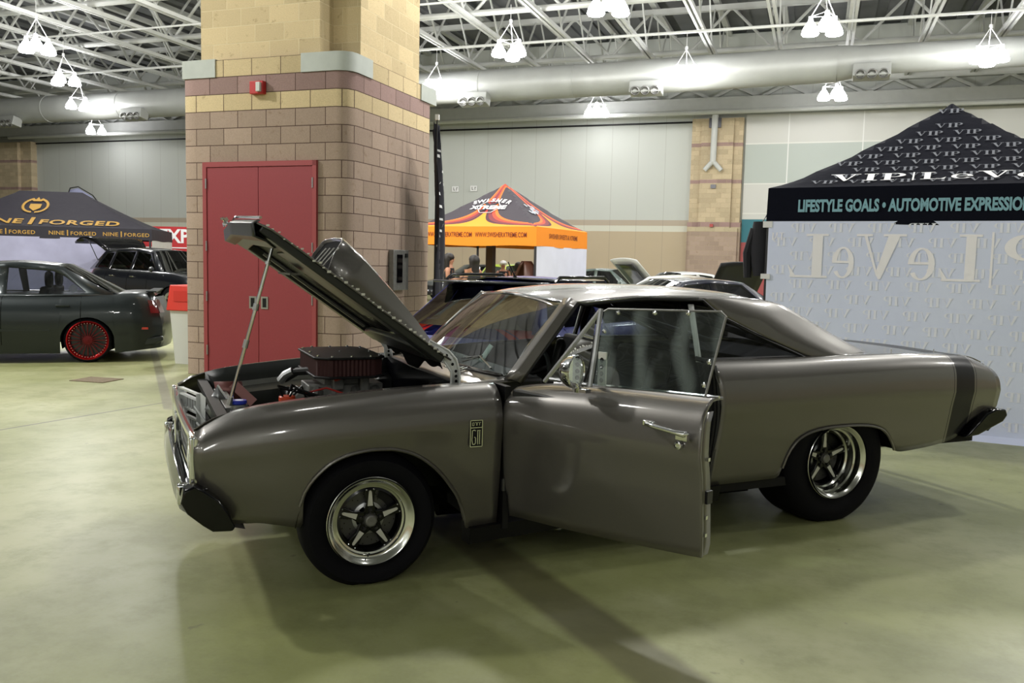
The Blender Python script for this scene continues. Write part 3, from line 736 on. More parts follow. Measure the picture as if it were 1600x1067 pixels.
# ---- open driver door, built closed (hinge at origin, d to the rear) and then swung ----
DTH = 1.235
DR = thing('driver_door', (.651, -.855, 0), -DTH)
DR.parent = CAR
dzt = pw([(0, .893), (.2, .925), (.6, .955), (1.16, .978)])
dzb = pw([(0, .265), (.06, .27), (.4, .292), (1.0, .345), (1.16, .362)])
dzc = pw([(0, .735), (1.16, .765)])
def dy(d, z):
    c, t = dzc(d), dzt(d)
    if z < c: u = (c-z)/(c-.25); return .030 - .045*u**1.6 - .008*min(1, u*6)
    u = min(1, (z-c)/(t-c)); return .030 - .030*u - .075*u**4.5
def dfn(d, k):
    b, c, t = dzb(d), dzc(d), dzt(d)
    z = lerp(b, c, k/9) if k <= 9 else lerp(c, t, ((k-9)/9)**.8) if k <= 18 else t+.004
    y = dy(d, min(z, t)) if k <= 18 else [dy(d, t)-.03, dy(d, t)-.075][k-19]
    D = d - (.02*((z-.55)/.35)**2 if d > 1.1 else 0) + (.02 if z < .42 and d < .05 else 0)
    return (D, -y, z)
skin = MB().grid(dfn, stations(0, 1.14, [.01, 1.13, 1.12], 20), range(21))
sk = skin.build('door_skin', M['paint'], DR, sharp=60, solid=.012)
ins = MB().box((.555, .04, .62), (1.05, .06, .54)); ins.build('inner_panel', M['seat'], DR, bevel=.01)
ed = MB().grid(lambda z, k: (1.137 - .02*((z-.55)/.35)**2, -dy(1.15, z)+k*(.06 if z > .40 else .045)+.004, z), frange(.365, .93, 14), range(2)).build('door_edge', M['paint'], DR, solid=.006)
MB().box((1.138, .03, .60), (.02, .035, .05)).build('latch', M['steel_dark'], DR)
for z in (.45, .52, .75): MB().box((1.138, .02, z), (.012, .014, .014)).build('bolt', M['chrome'], DR)
# window: raked plane; y(z) goes inboard as it rises
wy = lambda z: .045 + (z-.95)*.28
wx_ = lambda u, v: (u-wy(v)*.66, wy(v), v)
wp = [(.545, .965), (.575, 1.285), (.60, 1.298), (1.18, 1.318), (1.205, 1.300), (1.125, .985)]
wg = poly_fill([wp], lambda u, v: wx_(u, v)).build('door_window', M['glass_door'], DR)
MB().tube([wx_(u, v) for u, v in wp[1:]], .005, 6).build('window_edge', M['alu_dull'], wg)
bt = MB()
for u, v in ((.66, 1.285), (.86, 1.295), (1.03, 1.303), (.59, 1.20), (1.14, 1.12), (1.12, 1.03)): bt.lathe([(.001, .008), (.009, .006), (.011, 0)], 10, Matrix.Translation((u-wy(v)*.66, wy(v)-.004, v)))
bt.build('window_bolts', M['chrome'], wg)
# vent window frame
vf = MB().tube([wx_(.245, .945), wx_(.555, 1.29)], .011, 8); vf.tube([wx_(.555, 1.295), wx_(.54, 1.1), wx_(.525, .955)], .011, 8); vf.tube([wx_(.28, .962), wx_(.51, .962)], .010, 8)
v_ = vf.build('vent_window_frame', M['alu'], DR)
poly_fill([[(.26, .96), (.53, 1.265), (.51, .96)]], lambda u, v: wx_(u, v)).build('vent_glass', M['glass_mid'], v_)
MB().tube([wx_(.48, .95), wx_(.51, 1.03), wx_(.54, 1.2)], .005, 6).build('vent_seal', M['black'], v_)
br = MB()
br.box((.53, .085, 1.035), (.045, .008, .15)); bb = br.build('perforated_bracket', M['machined'], DR)
hh = MB()
for z in (.98, 1.01, 1.04, 1.07): hh.lathe([(.001, .001), (.011, .001)], 12, Matrix.Translation((.53, .0805, z+.005)))
hh.build('bracket_holes', M['black'], bb)
# belt moulding
MB().tube([(d, -dy(d, dzt(d))+.030, dzt(d)+.008) for d in frange(.22, 1.12, 12)], .006, 6).build('belt_moulding', M['chrome'], DR)
# mirror: round bullet mirror on a pedestal
mi = MB().tube([(.485, -.02, .945), (.492, -.035, .965), (.485, -.05, .985)], [.018, .011, .012], 10); mi.box((.50, -.015, .945), (.08, .035, .014))
mm = mi.build('mirror_stand', M['chrome'], DR)
# head: axis along the door, glass facing the rear (+d) and slightly outwards
MH = Matrix.Translation((.485, -.055, 1.028)) @ Matrix.Rotation(radians(103), 4, 'Z') @ Matrix.Scale(1.22, 4)
hd = MB().lathe([(.001, -.045), (.03, -.042), (.05, -.028), (.060, -.005), (.062, .012), (.058, .016), (.055, .012)], 28, MH)
h_ = hd.build('mirror_head', M['chrome'], mm); MB().lathe([(.001, .011), (.056, .011)], 28, MH).build('mirror_glass', mat('mirror_glass', (.85, .85, .85), .02, 1), h_)
# handle and lock
hn = MB().tube([(.885, -.046, .862), (.90, -.065, .864), (.96, -.070, .858), (1.04, -.068, .851), (1.075, -.060, .848), (1.08, -.04, .848)], [.010, .012, .010, .010, .014, .012], 8); hn.box((.895, -.042, .862), (.055, .02, .022)); hn.box((1.06, -.046, .835), (.055, .022, .030))
hn.build('door_handle', M['chrome'], DR, bevel=.003)
MB().lathe([(.001, .010), (.008, .010), (.010, .012), (.016, .010), (.018, 0)], 20, Matrix.Translation((1.035, -.030, .795))).build('door_lock', M['chrome'], DR)

# door opening: inner door frame, sill, seat, cage
MB().grid(lambda z, k: (jambx(z)+.012 - (.0 if k < 1 else .0), [-.868, -.80, -.70][k], z), frange(.30, .97, 12), range(3)).build('door_jamb', M['paint_in'], CAR, solid=.01)
MB().tube([(jambx(z)-.012, -.845, z) for z in frange(.32, .99, 14)] + [(1.80, -.78, 1.0)], .014, 8).build('door_weatherstrip', M['black'], CAR)
MB().box((.66, -.76, .55), (.03, .20, .70)).build('hinge_pillar', M['black'], CAR)
for z in (.42, .72): MB().tube([(.651, -.852, z-.03), (.651, -.852, z+.03)], .014, 8).build('door_hinge', M['steel_dark'], CAR)
fl = MB().box((1.5, 0, .27), (2.0, 1.58, .05)); fl.box((2.9, 0, .40), (2.2, 1.15, .05)); fl.box((3.75, 0, .42), (.6, 1.5, .04)); fl.box((2.45, 0, .60), (.04, 1.5, .62)); fl.box((.66, 0, .55), (.04, 1.5, .62)); fl.box((2.8, 0, .945), (.74, 1.36, .02))
fl.build('floor_pan', M['carpet'], CAR)
def bucket(y):
    s = MB()
    s.box((1.38, y, .46), (.46, .46, .12)); s.box((1.68, y, .74), (.11, .46, .58), Matrix.Rotation(radians(14), 3, 'Y')); s.box((1.40, y-.22, .52), (.42, .06, .14)); s.box((1.40, y+.22, .52), (.42, .06, .14)); s.box((1.66, y-.21, .74), (.15, .06, .5), Matrix.Rotation(radians(14), 3, 'Y')); s.box((1.66, y+.21, .74), (.15, .06, .5), Matrix.Rotation(radians(14), 3, 'Y'))
    s.build('bucket_seat', M['seat'], CAR, bevel=.03)
bucket(-.36); bucket(.36)
cg = MB()
for s_ in (-1, 1):
    cg.tube([(1.86, s_*.62, .3), (1.86, s_*.60, 1.1), (1.86, s_*.50, 1.27), (1.86, 0, 1.29)], .022, 10)
    cg.tube([(1.86, s_*.52, 1.24), (2.9, s_*.50, .95)], .022, 10)
    cg.tube([(1.84, s_*.60, .85), (.75, s_*.68, .55)], .022, 10)
cg.tube([(1.86, -.6, .85), (1.86, .6, .85)], .022, 10)
cg.build('roll_cage', M['black'], CAR)
da = MB().box((.80, 0, .855), (.26, 1.40, .12)); da.box((.76, 0, .70), (.18, 1.40, .22)); da.build('dashboard', M['black'], CAR, bevel=.02)
sw = MB().tube([(1.03+.04*sin(a), -.36+.18*cos(a), .84+.175*sin(a)) for a in frange(0, 2*pi, 28)[:-1]], .013, 8, closed=True); sw.beam((1.03, -.53, .84), (1.03, -.19, .84), .03, .012); sw.tube([(1.03, -.36, .84), (.85, -.36, .78)], .02, 8); sw.lathe([(.001, 0), (.04, .0), (.04, .02), (.001, .03)], 16, Matrix.Translation((1.03, -.36, .84)) @ Matrix.Rotation(pi/2, 4, 'Z'))
sw.build('steering_wheel', M['black'], CAR)

# wheel wells, underbody, engine bay
def well(x0, y0, y1, r, z, side):
    return MB().grid(lambda a, k: (x0+r*cos(a), side*[y0-.02, y1][k-1], z+r*sin(a)), frange(.30, pi-.12, 20), (1, 2))
for side in (-1, 1):
    w = well(.07, .86, .52, .415, .25, side); w.prism([(.07+.415*cos(a), .25+.415*sin(a)) for a in frange(.0, pi, 16)], lambda u, v, d: (u, side*d, v), .50, .52)
    w.build('wheel_well', M['black_matte'], CAR)
    w = well(2.83, .86, .40, .47, .27, side); w.prism([(2.83+.47*cos(a), .27+.47*sin(a)) for a in frange(.0, pi, 16)], lambda u, v, d: (u, side*d, v), .38, .40)
    w.build('wheel_well', M['black_matte'], CAR)
ub = MB().box((1.5, 0, .20), (1.7, 1.2, .05)); ub.tube([(.5, -.3, .17), (2.3, -.3, .19)], .045, 10); ub.tube([(.5, .3, .17), (2.3, .3, .19)], .045, 10); ub.tube([(2.82, -.7, .375), (2.82, .7, .375)], .05, 10); ub.lathe([(.001, -.12), (.14, -.08), (.14, .08), (.001, .12)], 16, Matrix.Translation((2.82, 0, .375))); ub.tube([(0, -.75, .30), (0, .75, .30)], .03, 8)
ub.build('underbody', M['black_matte'], CAR)
ex = MB().tube([(.98, -.60, .125), (1.04, -.70, .14)], .035, 14); ex.build('exhaust_outlet', M['chrome'], CAR)
fw = MB().box((.50, 0, .62), (.03, 1.40, .54)); fw.build('firewall', M['black_gloss'], CAR)
for side in (-1, 1):
    i = MB().grid(lambda x, k: (x, side*[.70, .66, .55, .52][k], [zt(x)+.004, zt(x)-.10, zt(x)-.14, .35][k]), frange(-.60, .49, 10), range(4))
    ip = i.build('inner_fender', M['underhood'], CAR, solid=.006)
    MB().box((-.10, side*.615, .745), (.62, .10, .008), Matrix.Rotation(-.09, 3, 'Y') @ Matrix.Rotation(side*.95, 3, 'X')).build('inner_fender_plate', M['alu'], ip)
cs = MB().box((-.62, 0, .45), (.03, 1.3, .30)); cs.box((-.62, 0, .76), (.05, 1.36, .03)); cs.build('core_support', M['black'], CAR)
ra = MB().box((-.55, .05, .58), (.06, .66, .36)); ra.build('radiator', M['alu_dull'], CAR, bevel=.004)
# duct panels beside the radiator
pn = MB().add([(-.59, .02, .83), (-.525, .0, .725), (-.61, -.04, .64), (-.655, .0, .71)], [(0, 1, 2, 3)]); pn.build('radiator_side_panel', M['alu'], CAR, solid=.005)
MB().beam((-.59, .015, .832), (-.525, -.005, .727), .008, .008).build('panel_flange', M['strip_alu'], CAR)
MB().add([(-.585, .30, .81), (-.44, .28, .81), (-.42, .26, .70), (-.56, .30, .68)], [(0, 1, 2, 3)]).build('brown_side_panel', M['brown_panel'], CAR, solid=.006)
MB().beam((-.50, .16, .815), (-.40, .10, .715), .05, .010, (0, 1, 0)).build('brown_brace', M['brown_panel'], CAR)
MB().tube([(-.70, .05, .72), (-.62, -.10, .60)], .006, 6).build('support_rod', M['strip_alu'], CAR)
MB().tube([(-.70, -.10, .66), (-.63, -.25, .585)], .006, 6).build('support_rod', M['strip_alu'], CAR)
# engine
en = MB().box((.06, 0, .52), (.62, .46, .36)); en.box((.06, -.22, .62), (.52, .16, .16), Matrix.Rotation(radians(-38), 3, 'X')); en.box((.06, .22, .62), (.52, .16, .16), Matrix.Rotation(radians(38), 3, 'X'))
eb_ = en.build('engine_block', M['underhood'], CAR, bevel=.012)
for s_ in (-1, 1): MB().box((.06, s_*.27, .70), (.54, .15, .09), Matrix.Rotation(radians(s_*38), 3, 'X')).build('valve_cover', M['black_gloss'], eb_, bevel=.02)
im = MB()
for i in range(4):
    for s_ in (-1, 1): im.tube([(-.14+i*.13, s_*.20, .70), (-.10+i*.10, s_*.09, .80)], .034, 10)
im.box((.05, 0, .80), (.40, .22, .06)); im.tube([(-.24, -.04, .70), (-.16, -.02, .79)], .05, 10)
im.build('intake_manifold', M['alu_dull'], eb_, bevel=.006)
cb = MB().box((.05, 0, .855), (.24, .20, .09)); cb.box((.0, -.13, .84), (.06, .05, .07)); cb.box((.14, -.12, .83), (.05, .06, .09)); cb.build('carburettor', M['alu_dull'], eb_, bevel=.008)
# air cleaner: oval red filter with black lid and base
def oct_(a, b, c): return [(-a+c, -b), (a-c, -b), (a, -b+c), (a, b-c), (a-c, b), (-a+c, b), (-a, b-c), (-a, -b+c)]
ac = thing('air_cleaner', (.04, 0, 0)); ac.parent = CAR
ae = MB()
pl = MB(); P_ = oct_(.17, .28, .06); m_ = []
for i in range(8):
    a, b = Vector(P_[i]), Vector(P_[(i+1) % 8]); n_ = max(2, int((b-a).length/.010)); nr = Vector(((b-a).y, -(b-a).x)).normalized()
    for k in range(n_): q = a.lerp(b, k/n_) + nr*(.006 if k % 2 else 0); m_.append((q.x, q.y))
pl.add([(u, v, .893) for u, v in m_] + [(u, v, .982) for u, v in m_], [(i, (i+1) % len(m_), len(m_)+(i+1) % len(m_), len(m_)+i) for i in range(len(m_))])
pl.build('filter_element', M['redfilter'], ac, sharp=20)
MB().prism(oct_(.185, .295, .065), lambda u, v, d: (u, v, d), .980, .992).build('lid', M['black'], ac, bevel=.004)
MB().prism(oct_(.185, .295, .065), lambda u, v, d: (u, v, d), .882, .895).build('base', M['black'], ac, bevel=.004)
bb = MB()
for u, v in oct_(.16, .27, .06) + [(0, -.27), (0, .27), (-.16, 0), (.16, 0), (0, 0)]: bb.lathe([(.001, .008), (.007, .007), (.007, 0)], 8, Matrix.Translation((u, v, .992)) @ Matrix.Rotation(-pi/2, 4, 'X'))
bb.build('lid_bolts', M['chrome'], ac)
# small under-hood parts along the near fender
def cyl(x, y, z0, z1, r, m, name, n=20):
    return MB().lathe([(.001, 0), (r*.92, 0), (r, .004), (r, z1-z0-.004), (r*.92, z1-z0), (.001, z1-z0)], n, Matrix.Translation((x, y, z0)) @ Matrix.Rotation(-pi/2, 4, 'X')).build(name, m, CAR)
k = cyl(-.53, -.40, .66, .795, .040, M['alu'], 'coolant_can'); kk = cyl(-.53, -.40, .797, .815, .037, M['blue_cap'], 'coolant_cap'); MB().lathe([(.001, 0), (.02, 0)], 16, Matrix.Translation((-.53, -.40, .8155)) @ Matrix.Rotation(-pi/2, 4, 'X')).build('cap_mark', M['paper'], kk)
MB().box((-.53, -.44, .70), (.08, .03, .12)).build('can_bracket', M['alu_dull'], CAR, bevel=.006)
cyl(-.40, -.48, .66, .775, .016, M['machined'], 'hose_fitting'); cyl(-.44, -.50, .70, .765, .010, M['chrome'], 'hose_fitting')
cyl(-.30, -.36, .66, .79, .045, M['black'], 'distributor'); cyl(-.30, -.36, .792, .82, .040, M['anod_red'], 'distributor_cap')
wr = MB()
for i in range(5):
    a = i*1.25; wr.tube([(-.30+.03*cos(a), -.36+.03*sin(a), .82), (-.29+.06*cos(a), -.36+.06*sin(a), .865), (-.20+.05*i*.5, -.30+.1*sin(a), .80), (-.05, -.30, .72)], .006, 6)
wr.build('spark_plug_wires', M['black'], CAR)
MB().tube([(-.20, -.30, .82), (-.10, -.32, .845), (0, -.33, .81), (.06, -.38, .76)], .005, 6).build('red_cable', M['hose_red'], CAR)
MB().tube([(-.24, .10, .84), (-.18, .05, .885), (-.08, -.05, .90), (.0, -.15, .885)], .022, 10).build('radiator_hose', M['black'], CAR)
MB().tube([(-.26, .10, .83), (-.235, .08, .865), (-.20, .06, .885)], .024, 10).build('hose_clamp', M['alu'], CAR)
MB().tube([(-.02, -.16, .865), (.01, -.2, .885)], .013, 8).build('fuel_fitting', M['anod_red'], CAR)
MB().tube([(.22, -.30, .80), (.25, -.36, .82), (.28, -.42, .77)], .008, 8).build('fuel_line', M['alu'], CAR)
mc = MB().box((.40, -.36, .78), (.16, .10, .10)); mc.tube([(.30, -.38, .72), (.36, -.38, .78)], .03, 10); mc.build('brake_master_cylinder', M['black'], CAR, bevel=.01)
MB().box((.38, -.41, .835), (.06, .01, .012)).build('cylinder_clip', M['machined'], CAR)
MB().tube([(.34, -.46, .74), (.40, -.5, .83), (.47, -.46, .85)], .006, 6).build('brake_line', M['steel_dark'], CAR)

# ---- hood, raised ----
HA = math.atan2(.63, .89)
HO = thing('hood', (.42, 0, 1.03)); HO.parent = CAR
def hp(l, y, o):    # l forward along the hood, o outwards
    return (-l*cos(HA)+o*sin(HA), y, l*sin(HA)+o*cos(HA))
hwid = lambda l: lerp(.655, .665, l/1.1)
fe = lambda w: 1.085 + .045*(1-abs(w))            # pointed leading edge
def hfn(l, w):
    L_ = l/1.085*fe(w); return hp(L_, w*hwid(min(L_, 1.1)), .018*(1-w*w) + .012*abs(w)**8*0 + (-.02*((L_-.98)/.12)**2 if L_ > .98 else 0))
hs = MB().grid(hfn, frange(-.03, 1.085, 16), frange(-1, 1, 24)); hskin = hs.build('hood_skin', M['paint'], HO, solid=.008)
# inner structure
hi = MB()
def slab(poly, o0, o1): hi.prism(poly, lambda u, v, d: hp(u, v, d), o0, o1)
slab([(0, -.64), (1.06, -.65), (1.06, -.53), (0, -.50)], -.045, -.004)
slab([(0, .64), (1.06, .65), (1.06, .53), (0, .50)], -.045, -.004)
slab([(.94, -.53), (1.06, -.60), (1.08, 0), (1.06, .60), (.94, .53), (.98, 0)], -.055, -.004)
hin = hi.build('hood_inner_frame', M['underhood'], HO, bevel=.008)
lip = MB().grid(lambda w, k: hp([1.085, 1.10, 1.06, 1.00][k] + .04*(1-abs(w)), w*.655, [.0, -.03, -.075, -.06][k]), frange(-1, 1, 20), range(4))
lp = lip.build('hood_lip', M['underhood'], HO, solid=.006)
MB().tube([hp(fe(w)+.002, w*.655, .010) for w in frange(-1, 1, 20)], .007, 6).build('lip_moulding', M['chrome'], lp)
slats = MB().beam(hp(.90, .12, -.05), hp(.22, .16, -.05), .022, .012); slats.build('hood_brace', M['alu_dull'], HO)
cr = MB().beam(hp(.73, .34, -.055), hp(.73, -.05, -.055), .055, .010); cp = cr.build('cross_plate', M['alu_dull'], HO)
pk = MB().prism([(.30, -.25), (.60, -.30), (.86, -.25), (.86, .02), (.30, .02)], lambda u, v, d: hp(u, v, d), -.016, -.006); pk.build('inner_plate', M['steel_dark'], HO)
ct_ = MB().prism([(.0, -.50), (.0, .50), (.13, .46), (.17, .2), (.17, -.2), (.13, -.46)], lambda u, v, d: hp(u, v, d), -.05, -.02); ct_.build('rear_frame', M['underhood'], HO, bevel=.01)
# rubber apron hanging at the hood's rear edge
ap_ = MB()
def apr(w, v):
    d = .035 + .075*max(0, 1-abs(w*2.6)) + .02*abs(sin(w*7))
    p = Vector(hp(-.03, w*.50, -.02)); return (p.x+.0+v*.02, p.y, p.z-v*d)
ap_.grid(apr, frange(-1, 1, 30), frange(0, 1, 3)).build('rubber_apron', M['black_matte'], HO, solid=.004)
# edge weld marks / clips
ck = MB(); rr = random.Random(3)
for i in range(34):
    l = .02+i*.031+rr.uniform(-.006, .006); s_ = rr.uniform(.004, .011)
    ck.box(hp(l, -.662, rr.uniform(-.008, .006)), (s_*1.6, .004, s_))
ck.build('hood_edge_marks', M['machined'], hskin)
ft = MB(); 
for i in range(7): ft.box(hp(1.10+rr.uniform(0, .05), .55+rr.uniform(-.04, .06), rr.uniform(-.01, .03)), (.02, .014, .012), Matrix.Rotation(rr.uniform(0, 2), 3, 'Y'))
ft.tube([hp(1.06, .56, .0), hp(1.15, .60, .02)], .008, 6)
ft.build('hood_pin', M['chrome'], HO)
# scoop
def sc(l, w, o): return hp(l, w, o)
lo = [(-.02, .075, .24), (.10, .115, .25), (.30, .165, .26), (.50, .205, .275), (.62, .225, .28)]
S = MB(); prof = []
for l, o, h in lo:
    ring = [(h+.03, .0), (h, o*.55), (h-.02, o*.92), (h-.07, o), (0, o+.008), (-h+.07, o), (-h+.02, o*.92), (-h, o*.55), (-h-.03, .0)]
    prof.append([hp(l + (.05 if k not in (0, 8) else .02)*(1 if l > .6 else 0), y, oo) for k, (y, oo) in enumerate(ring)])
S.grid(lambda i, j: prof[i][j], range(5), range(9)); S.add(prof[0], [tuple(range(9))])
so = S.build('hood_scoop', M['paint'], HO, sharp=50, solid=.010)
S2 = MB().add([hp(.652 if oo > .05 else .635, y, oo) for y, oo in [(.295, .004), (.268, .12), (.245, .205), (.20, .221), (0, .229), (-.20, .221), (-.245, .205), (-.268, .12), (-.295, .004)]], [tuple(range(9))]); S2.build('scoop_mouth', M['black_matte'], so)
fn_ = MB()
for i in range(4): fn_.beam(hp(.665, .10-i*.10, .05), hp(.668, .02-i*.10, .16), .007, .007)
fn_.build('scoop_fins', M['machined'], so)
# hinge arms with lightening holes
for s_ in (-1, 1):
    P_ = [(.482, .885), (.480, .945), (.462, .990), (.425, 1.035), (.33, 1.085)]
    a = MB().grid(lambda i, k: (P_[i][0]+[-.022, .022][k]*(1 if i < 3 else .8), s_*.612, P_[i][1]+(0 if i < 2 else [-.018, .018][k])), range(5), range(2))
    a.v = a.v; ar = a.build('hinge_arm', M['strip_alu'], CAR, solid=.006)
    e_ = MB()
    for sg_ in (0, 1): e_.tube([(P_[i][0]+[-.022, .022][sg_]*(1 if i < 3 else .8), s_*.612, P_[i][1]+(0 if i < 2 else [-.018, .018][sg_])) for i in range(5)], .006, 6)
    e_.build('arm_flange', M['strip_alu'], ar)
    h_ = MB()
    for x, z in ((.482, .90), (.481, .925), (.480, .95), (.462, .985), (.43, 1.03), (.38, 1.058)): h_.lathe([(.001, .008), (.0075, .008)], 12, Matrix.Translation((x, s_*.612+(-.0 if s_ < 0 else -.0), z)))
    h_.build('arm_holes', M['black_matte'], ar)
# prop rod
pb, ptp = Vector((-.577, -.42, .795)), Vector((.42, 0, 1.03)) + Vector(hp(.955, -.42, -.02))
pr_ = MB().tube([pb, ptp], .0085, 10)
prod = pr_.build('prop_rod', M['chrome'], CAR)
for k0, k1, r_ in ((0, .05, .013), (.35, .40, .013), (.58, .62, .014), (.86, .88, .013)): MB().tube([pb.lerp(ptp, k0), pb.lerp(ptp, k1)], r_, 10).build('rod_collar', M['alu'], prod)

# nose: grille, headlights, bumpers
gr = thing('grille', (0, 0, 0)); gr.parent = CAR
gx = lambda y: -.745 - .02*(1-(y/.8)**2)
fr_ = MB().tube([(gx(y)-.01, y, .715) for y in frange(-.80, .80, 20)] + [(gx(y)-.01, y, .50) for y in frange(.80, -.80, 20)], .016, 8, closed=True); fr_.build('grille_surround', M['polish'], gr)
gb = MB()
for i in range(60):
    y = -.50+i*1.0/59; gb.box((gx(y)+.012, y, .607), (.014, .006, .19))
for z in (.56, .607, .655): gb.tube([(gx(y)+.005, y, z) for y in frange(-.52, .52, 10)], .005, 6)
gb.build('grille_bars', M['alu'], gr)
MB().box((gx(0)-.02, 0, .607), (.03, .05, .2)).build('grille_centre_bar', M['chrome'], gr, bevel=.006)
for s_ in (-1, 1):
    R_ = Matrix.Translation((gx(.65)-.005, s_*.655, .61)) @ Matrix.Rotation(-pi/2, 4, 'Z')
    h_ = MB().lathe([(.085, -.05), (.098, .0), (.108, .012), (.112, .0), (.112, -.05)], 32, R_).build('headlight_bezel', M['chrome'], CAR)
    MB().lathe([(.001, .022), (.05, .017), (.088, .0)], 28, R_).build('headlight_lens', M['clear_lens'], h_)
    MB().box((-.765, s_*.79, .62), (.025, .05, .22)).build('fender_cap', M['chrome'], CAR, bevel=.008)
# grille fins behind the far corner, seen over the nose
q = MB()
for z in (.86-.065*i for i in range(0)): pass
lt = thing('lattice_bracket', (0, 0, 0)); lt.parent = CAR
A_, B_ = Vector((-.745, .44, 0)), Vector((-.672, .14, 0))
def lt_(k, z): p = A_.lerp(B_, k); return (p.x, p.y, z)
L_ = MB()
for z in (.765, .735, .665, .625, .575): L_.beam(lt_(0 if z != .665 else .25, z), lt_(1, z), .02, .010)
for k in (0, 1): L_.beam(lt_(k, .57), lt_(k, .77), .012, .03)
for k in (.16, .30, .44, .58, .72, .86): L_.beam(lt_(k, .665), lt_(k, .735), .006, .010); L_.beam(lt_(k, .575), lt_(k, .63), .006, .010)
L_.add([lt_(1.05, .78), lt_(1.35, .765), lt_(1.3, .60), lt_(1.05, .57)], [(0, 1, 2, 3)])
L_.build('bracket_frame', M['strip_alu'], lt)

def bumper(front, z0, xo):
    def xx(y):
        w = abs(y)/.86
        return (xo - .025*(1-w**2.2) + (.05*((w-.86)/.14) if w > .86 else 0)) if front else (xo + .05*(1-w**2.2) - (.13*((w-.84)/.16)**1.5 if w > .84 else 0))
    sgn = -1 if front else 1
    prof = [(-.005, .065), (.030, .060), (.045, .02), (.052, -.01), (.040, -.05), (.01, -.075), (-.02, -.07)]
    return MB().grid(lambda y, k: (xx(y)+sgn*prof[k][0], y, z0+prof[k][1]), frange(-.86, .86, 50), range(7))
fb = bumper(True, .455, -.765)
# centre section steps up as on this nose
fb.v = [(x, y, z+.028*(1-min(1, abs(y)/.6)**3)) for x, y, z in fb.v]
fbo = fb.build('front_bumper', M['black_gloss'], CAR, sharp=60, solid=.006)
e = MB()
cr_ = [(-.805, .52), (-.815, .47), (-.79, .42), (-.73, .365), (-.69, .335), (-.61, .330), (-.60, .345), (-.625, .41), (-.665, .47), (-.72, .515), (-.76, .54)]
for side in (-1, 1):
    MB().prism(cr_, lambda u, v, d: (u, side*d, v), .80, .885).build('bumper_end', M['black_gloss'], fbo, bevel=.014)
    MB().box((-.80, side*.74, .475), (.05, .05, .09)).build('bumper_clip', M['chrome'], fbo, bevel=.01)
# chrome lower headlight trim facing the camera
rb = bumper(False, .56, 4.17)
rbo = rb.build('rear_bumper', M['black_gloss'], CAR, sharp=60, solid=.006)
for side in (-1, 1):
    MB().prism([(3.83, .455), (3.86, .475), (3.93, .53), (4.02, .60), (4.10, .625), (4.19, .620), (4.21, .58), (4.17, .54), (4.05, .50), (3.95, .465)], lambda u, v, d: (u, side*d, v), .78, .872).build('bumper_end', M['black_gloss'], rbo, bevel=.012)
MB().prism([(3.28, .40), (3.75, .40), (3.55, .365), (3.30, .37)], lambda u, v, d: (u, d, v), -.60, .60).build('rear_valance', M['paint_in'], CAR)
# fender badge
bd = thing('fender_badge', (.487, -side_y(.487, .69)-.004, .688)); bd.parent = CAR
MB().box((0, 0, .0), (.060, .008, .125)).build('badge_plate', M['black'], bd)
ff = MB()
for a, b in (((-.03, .0625), (.03, .0625)), ((-.03, -.0625), (.03, -.0625)), ((-.03, .028), (.03, .028))): ff.beam((a[0], -.006, a[1]), (b[0], -.006, b[1]), .004, .004)
for x in (-.03, .03): ff.beam((x, -.006, -.0625), (x, -.006, .0625), .004, .004)
ff.build('badge_frame', M['chrome'], bd)
tx = MB()
def seg(pts, w=.004, y=-.006):
    for (a, b), (c, d) in zip(pts, pts[1:]): tx.beam((a, y, b), (c, y, d), w, w)
seg([(-.004, .012), (-.010, .018), (-.020, .014), (-.022, -.03), (-.018, -.05), (-.010, -.052), (-.004, -.046), (-.004, -.02), (-.010, -.016)])
seg([(.003, .014), (.021, .014)]); seg([(.007, .014), (.007, -.050)]); seg([(.017, .014), (.017, -.050)]); seg([(.005, -.05), (.010, -.05)]); seg([(.015, -.05), (.020, -.05)])
seg([(-.02, .038), (-.02, .052), (-.012, .052), (-.012, .038), (-.02, .038)], .0025); seg([(-.008, .052), (.0, .052), (.0, .038)], .0025); seg([(.004, .038), (.004, .052), (.012, .052)], .0025); seg([(.016, .038), (.016, .052), (.022, .052)], .0025)
tx.build('badge_numeral', M['chrome'], bd)

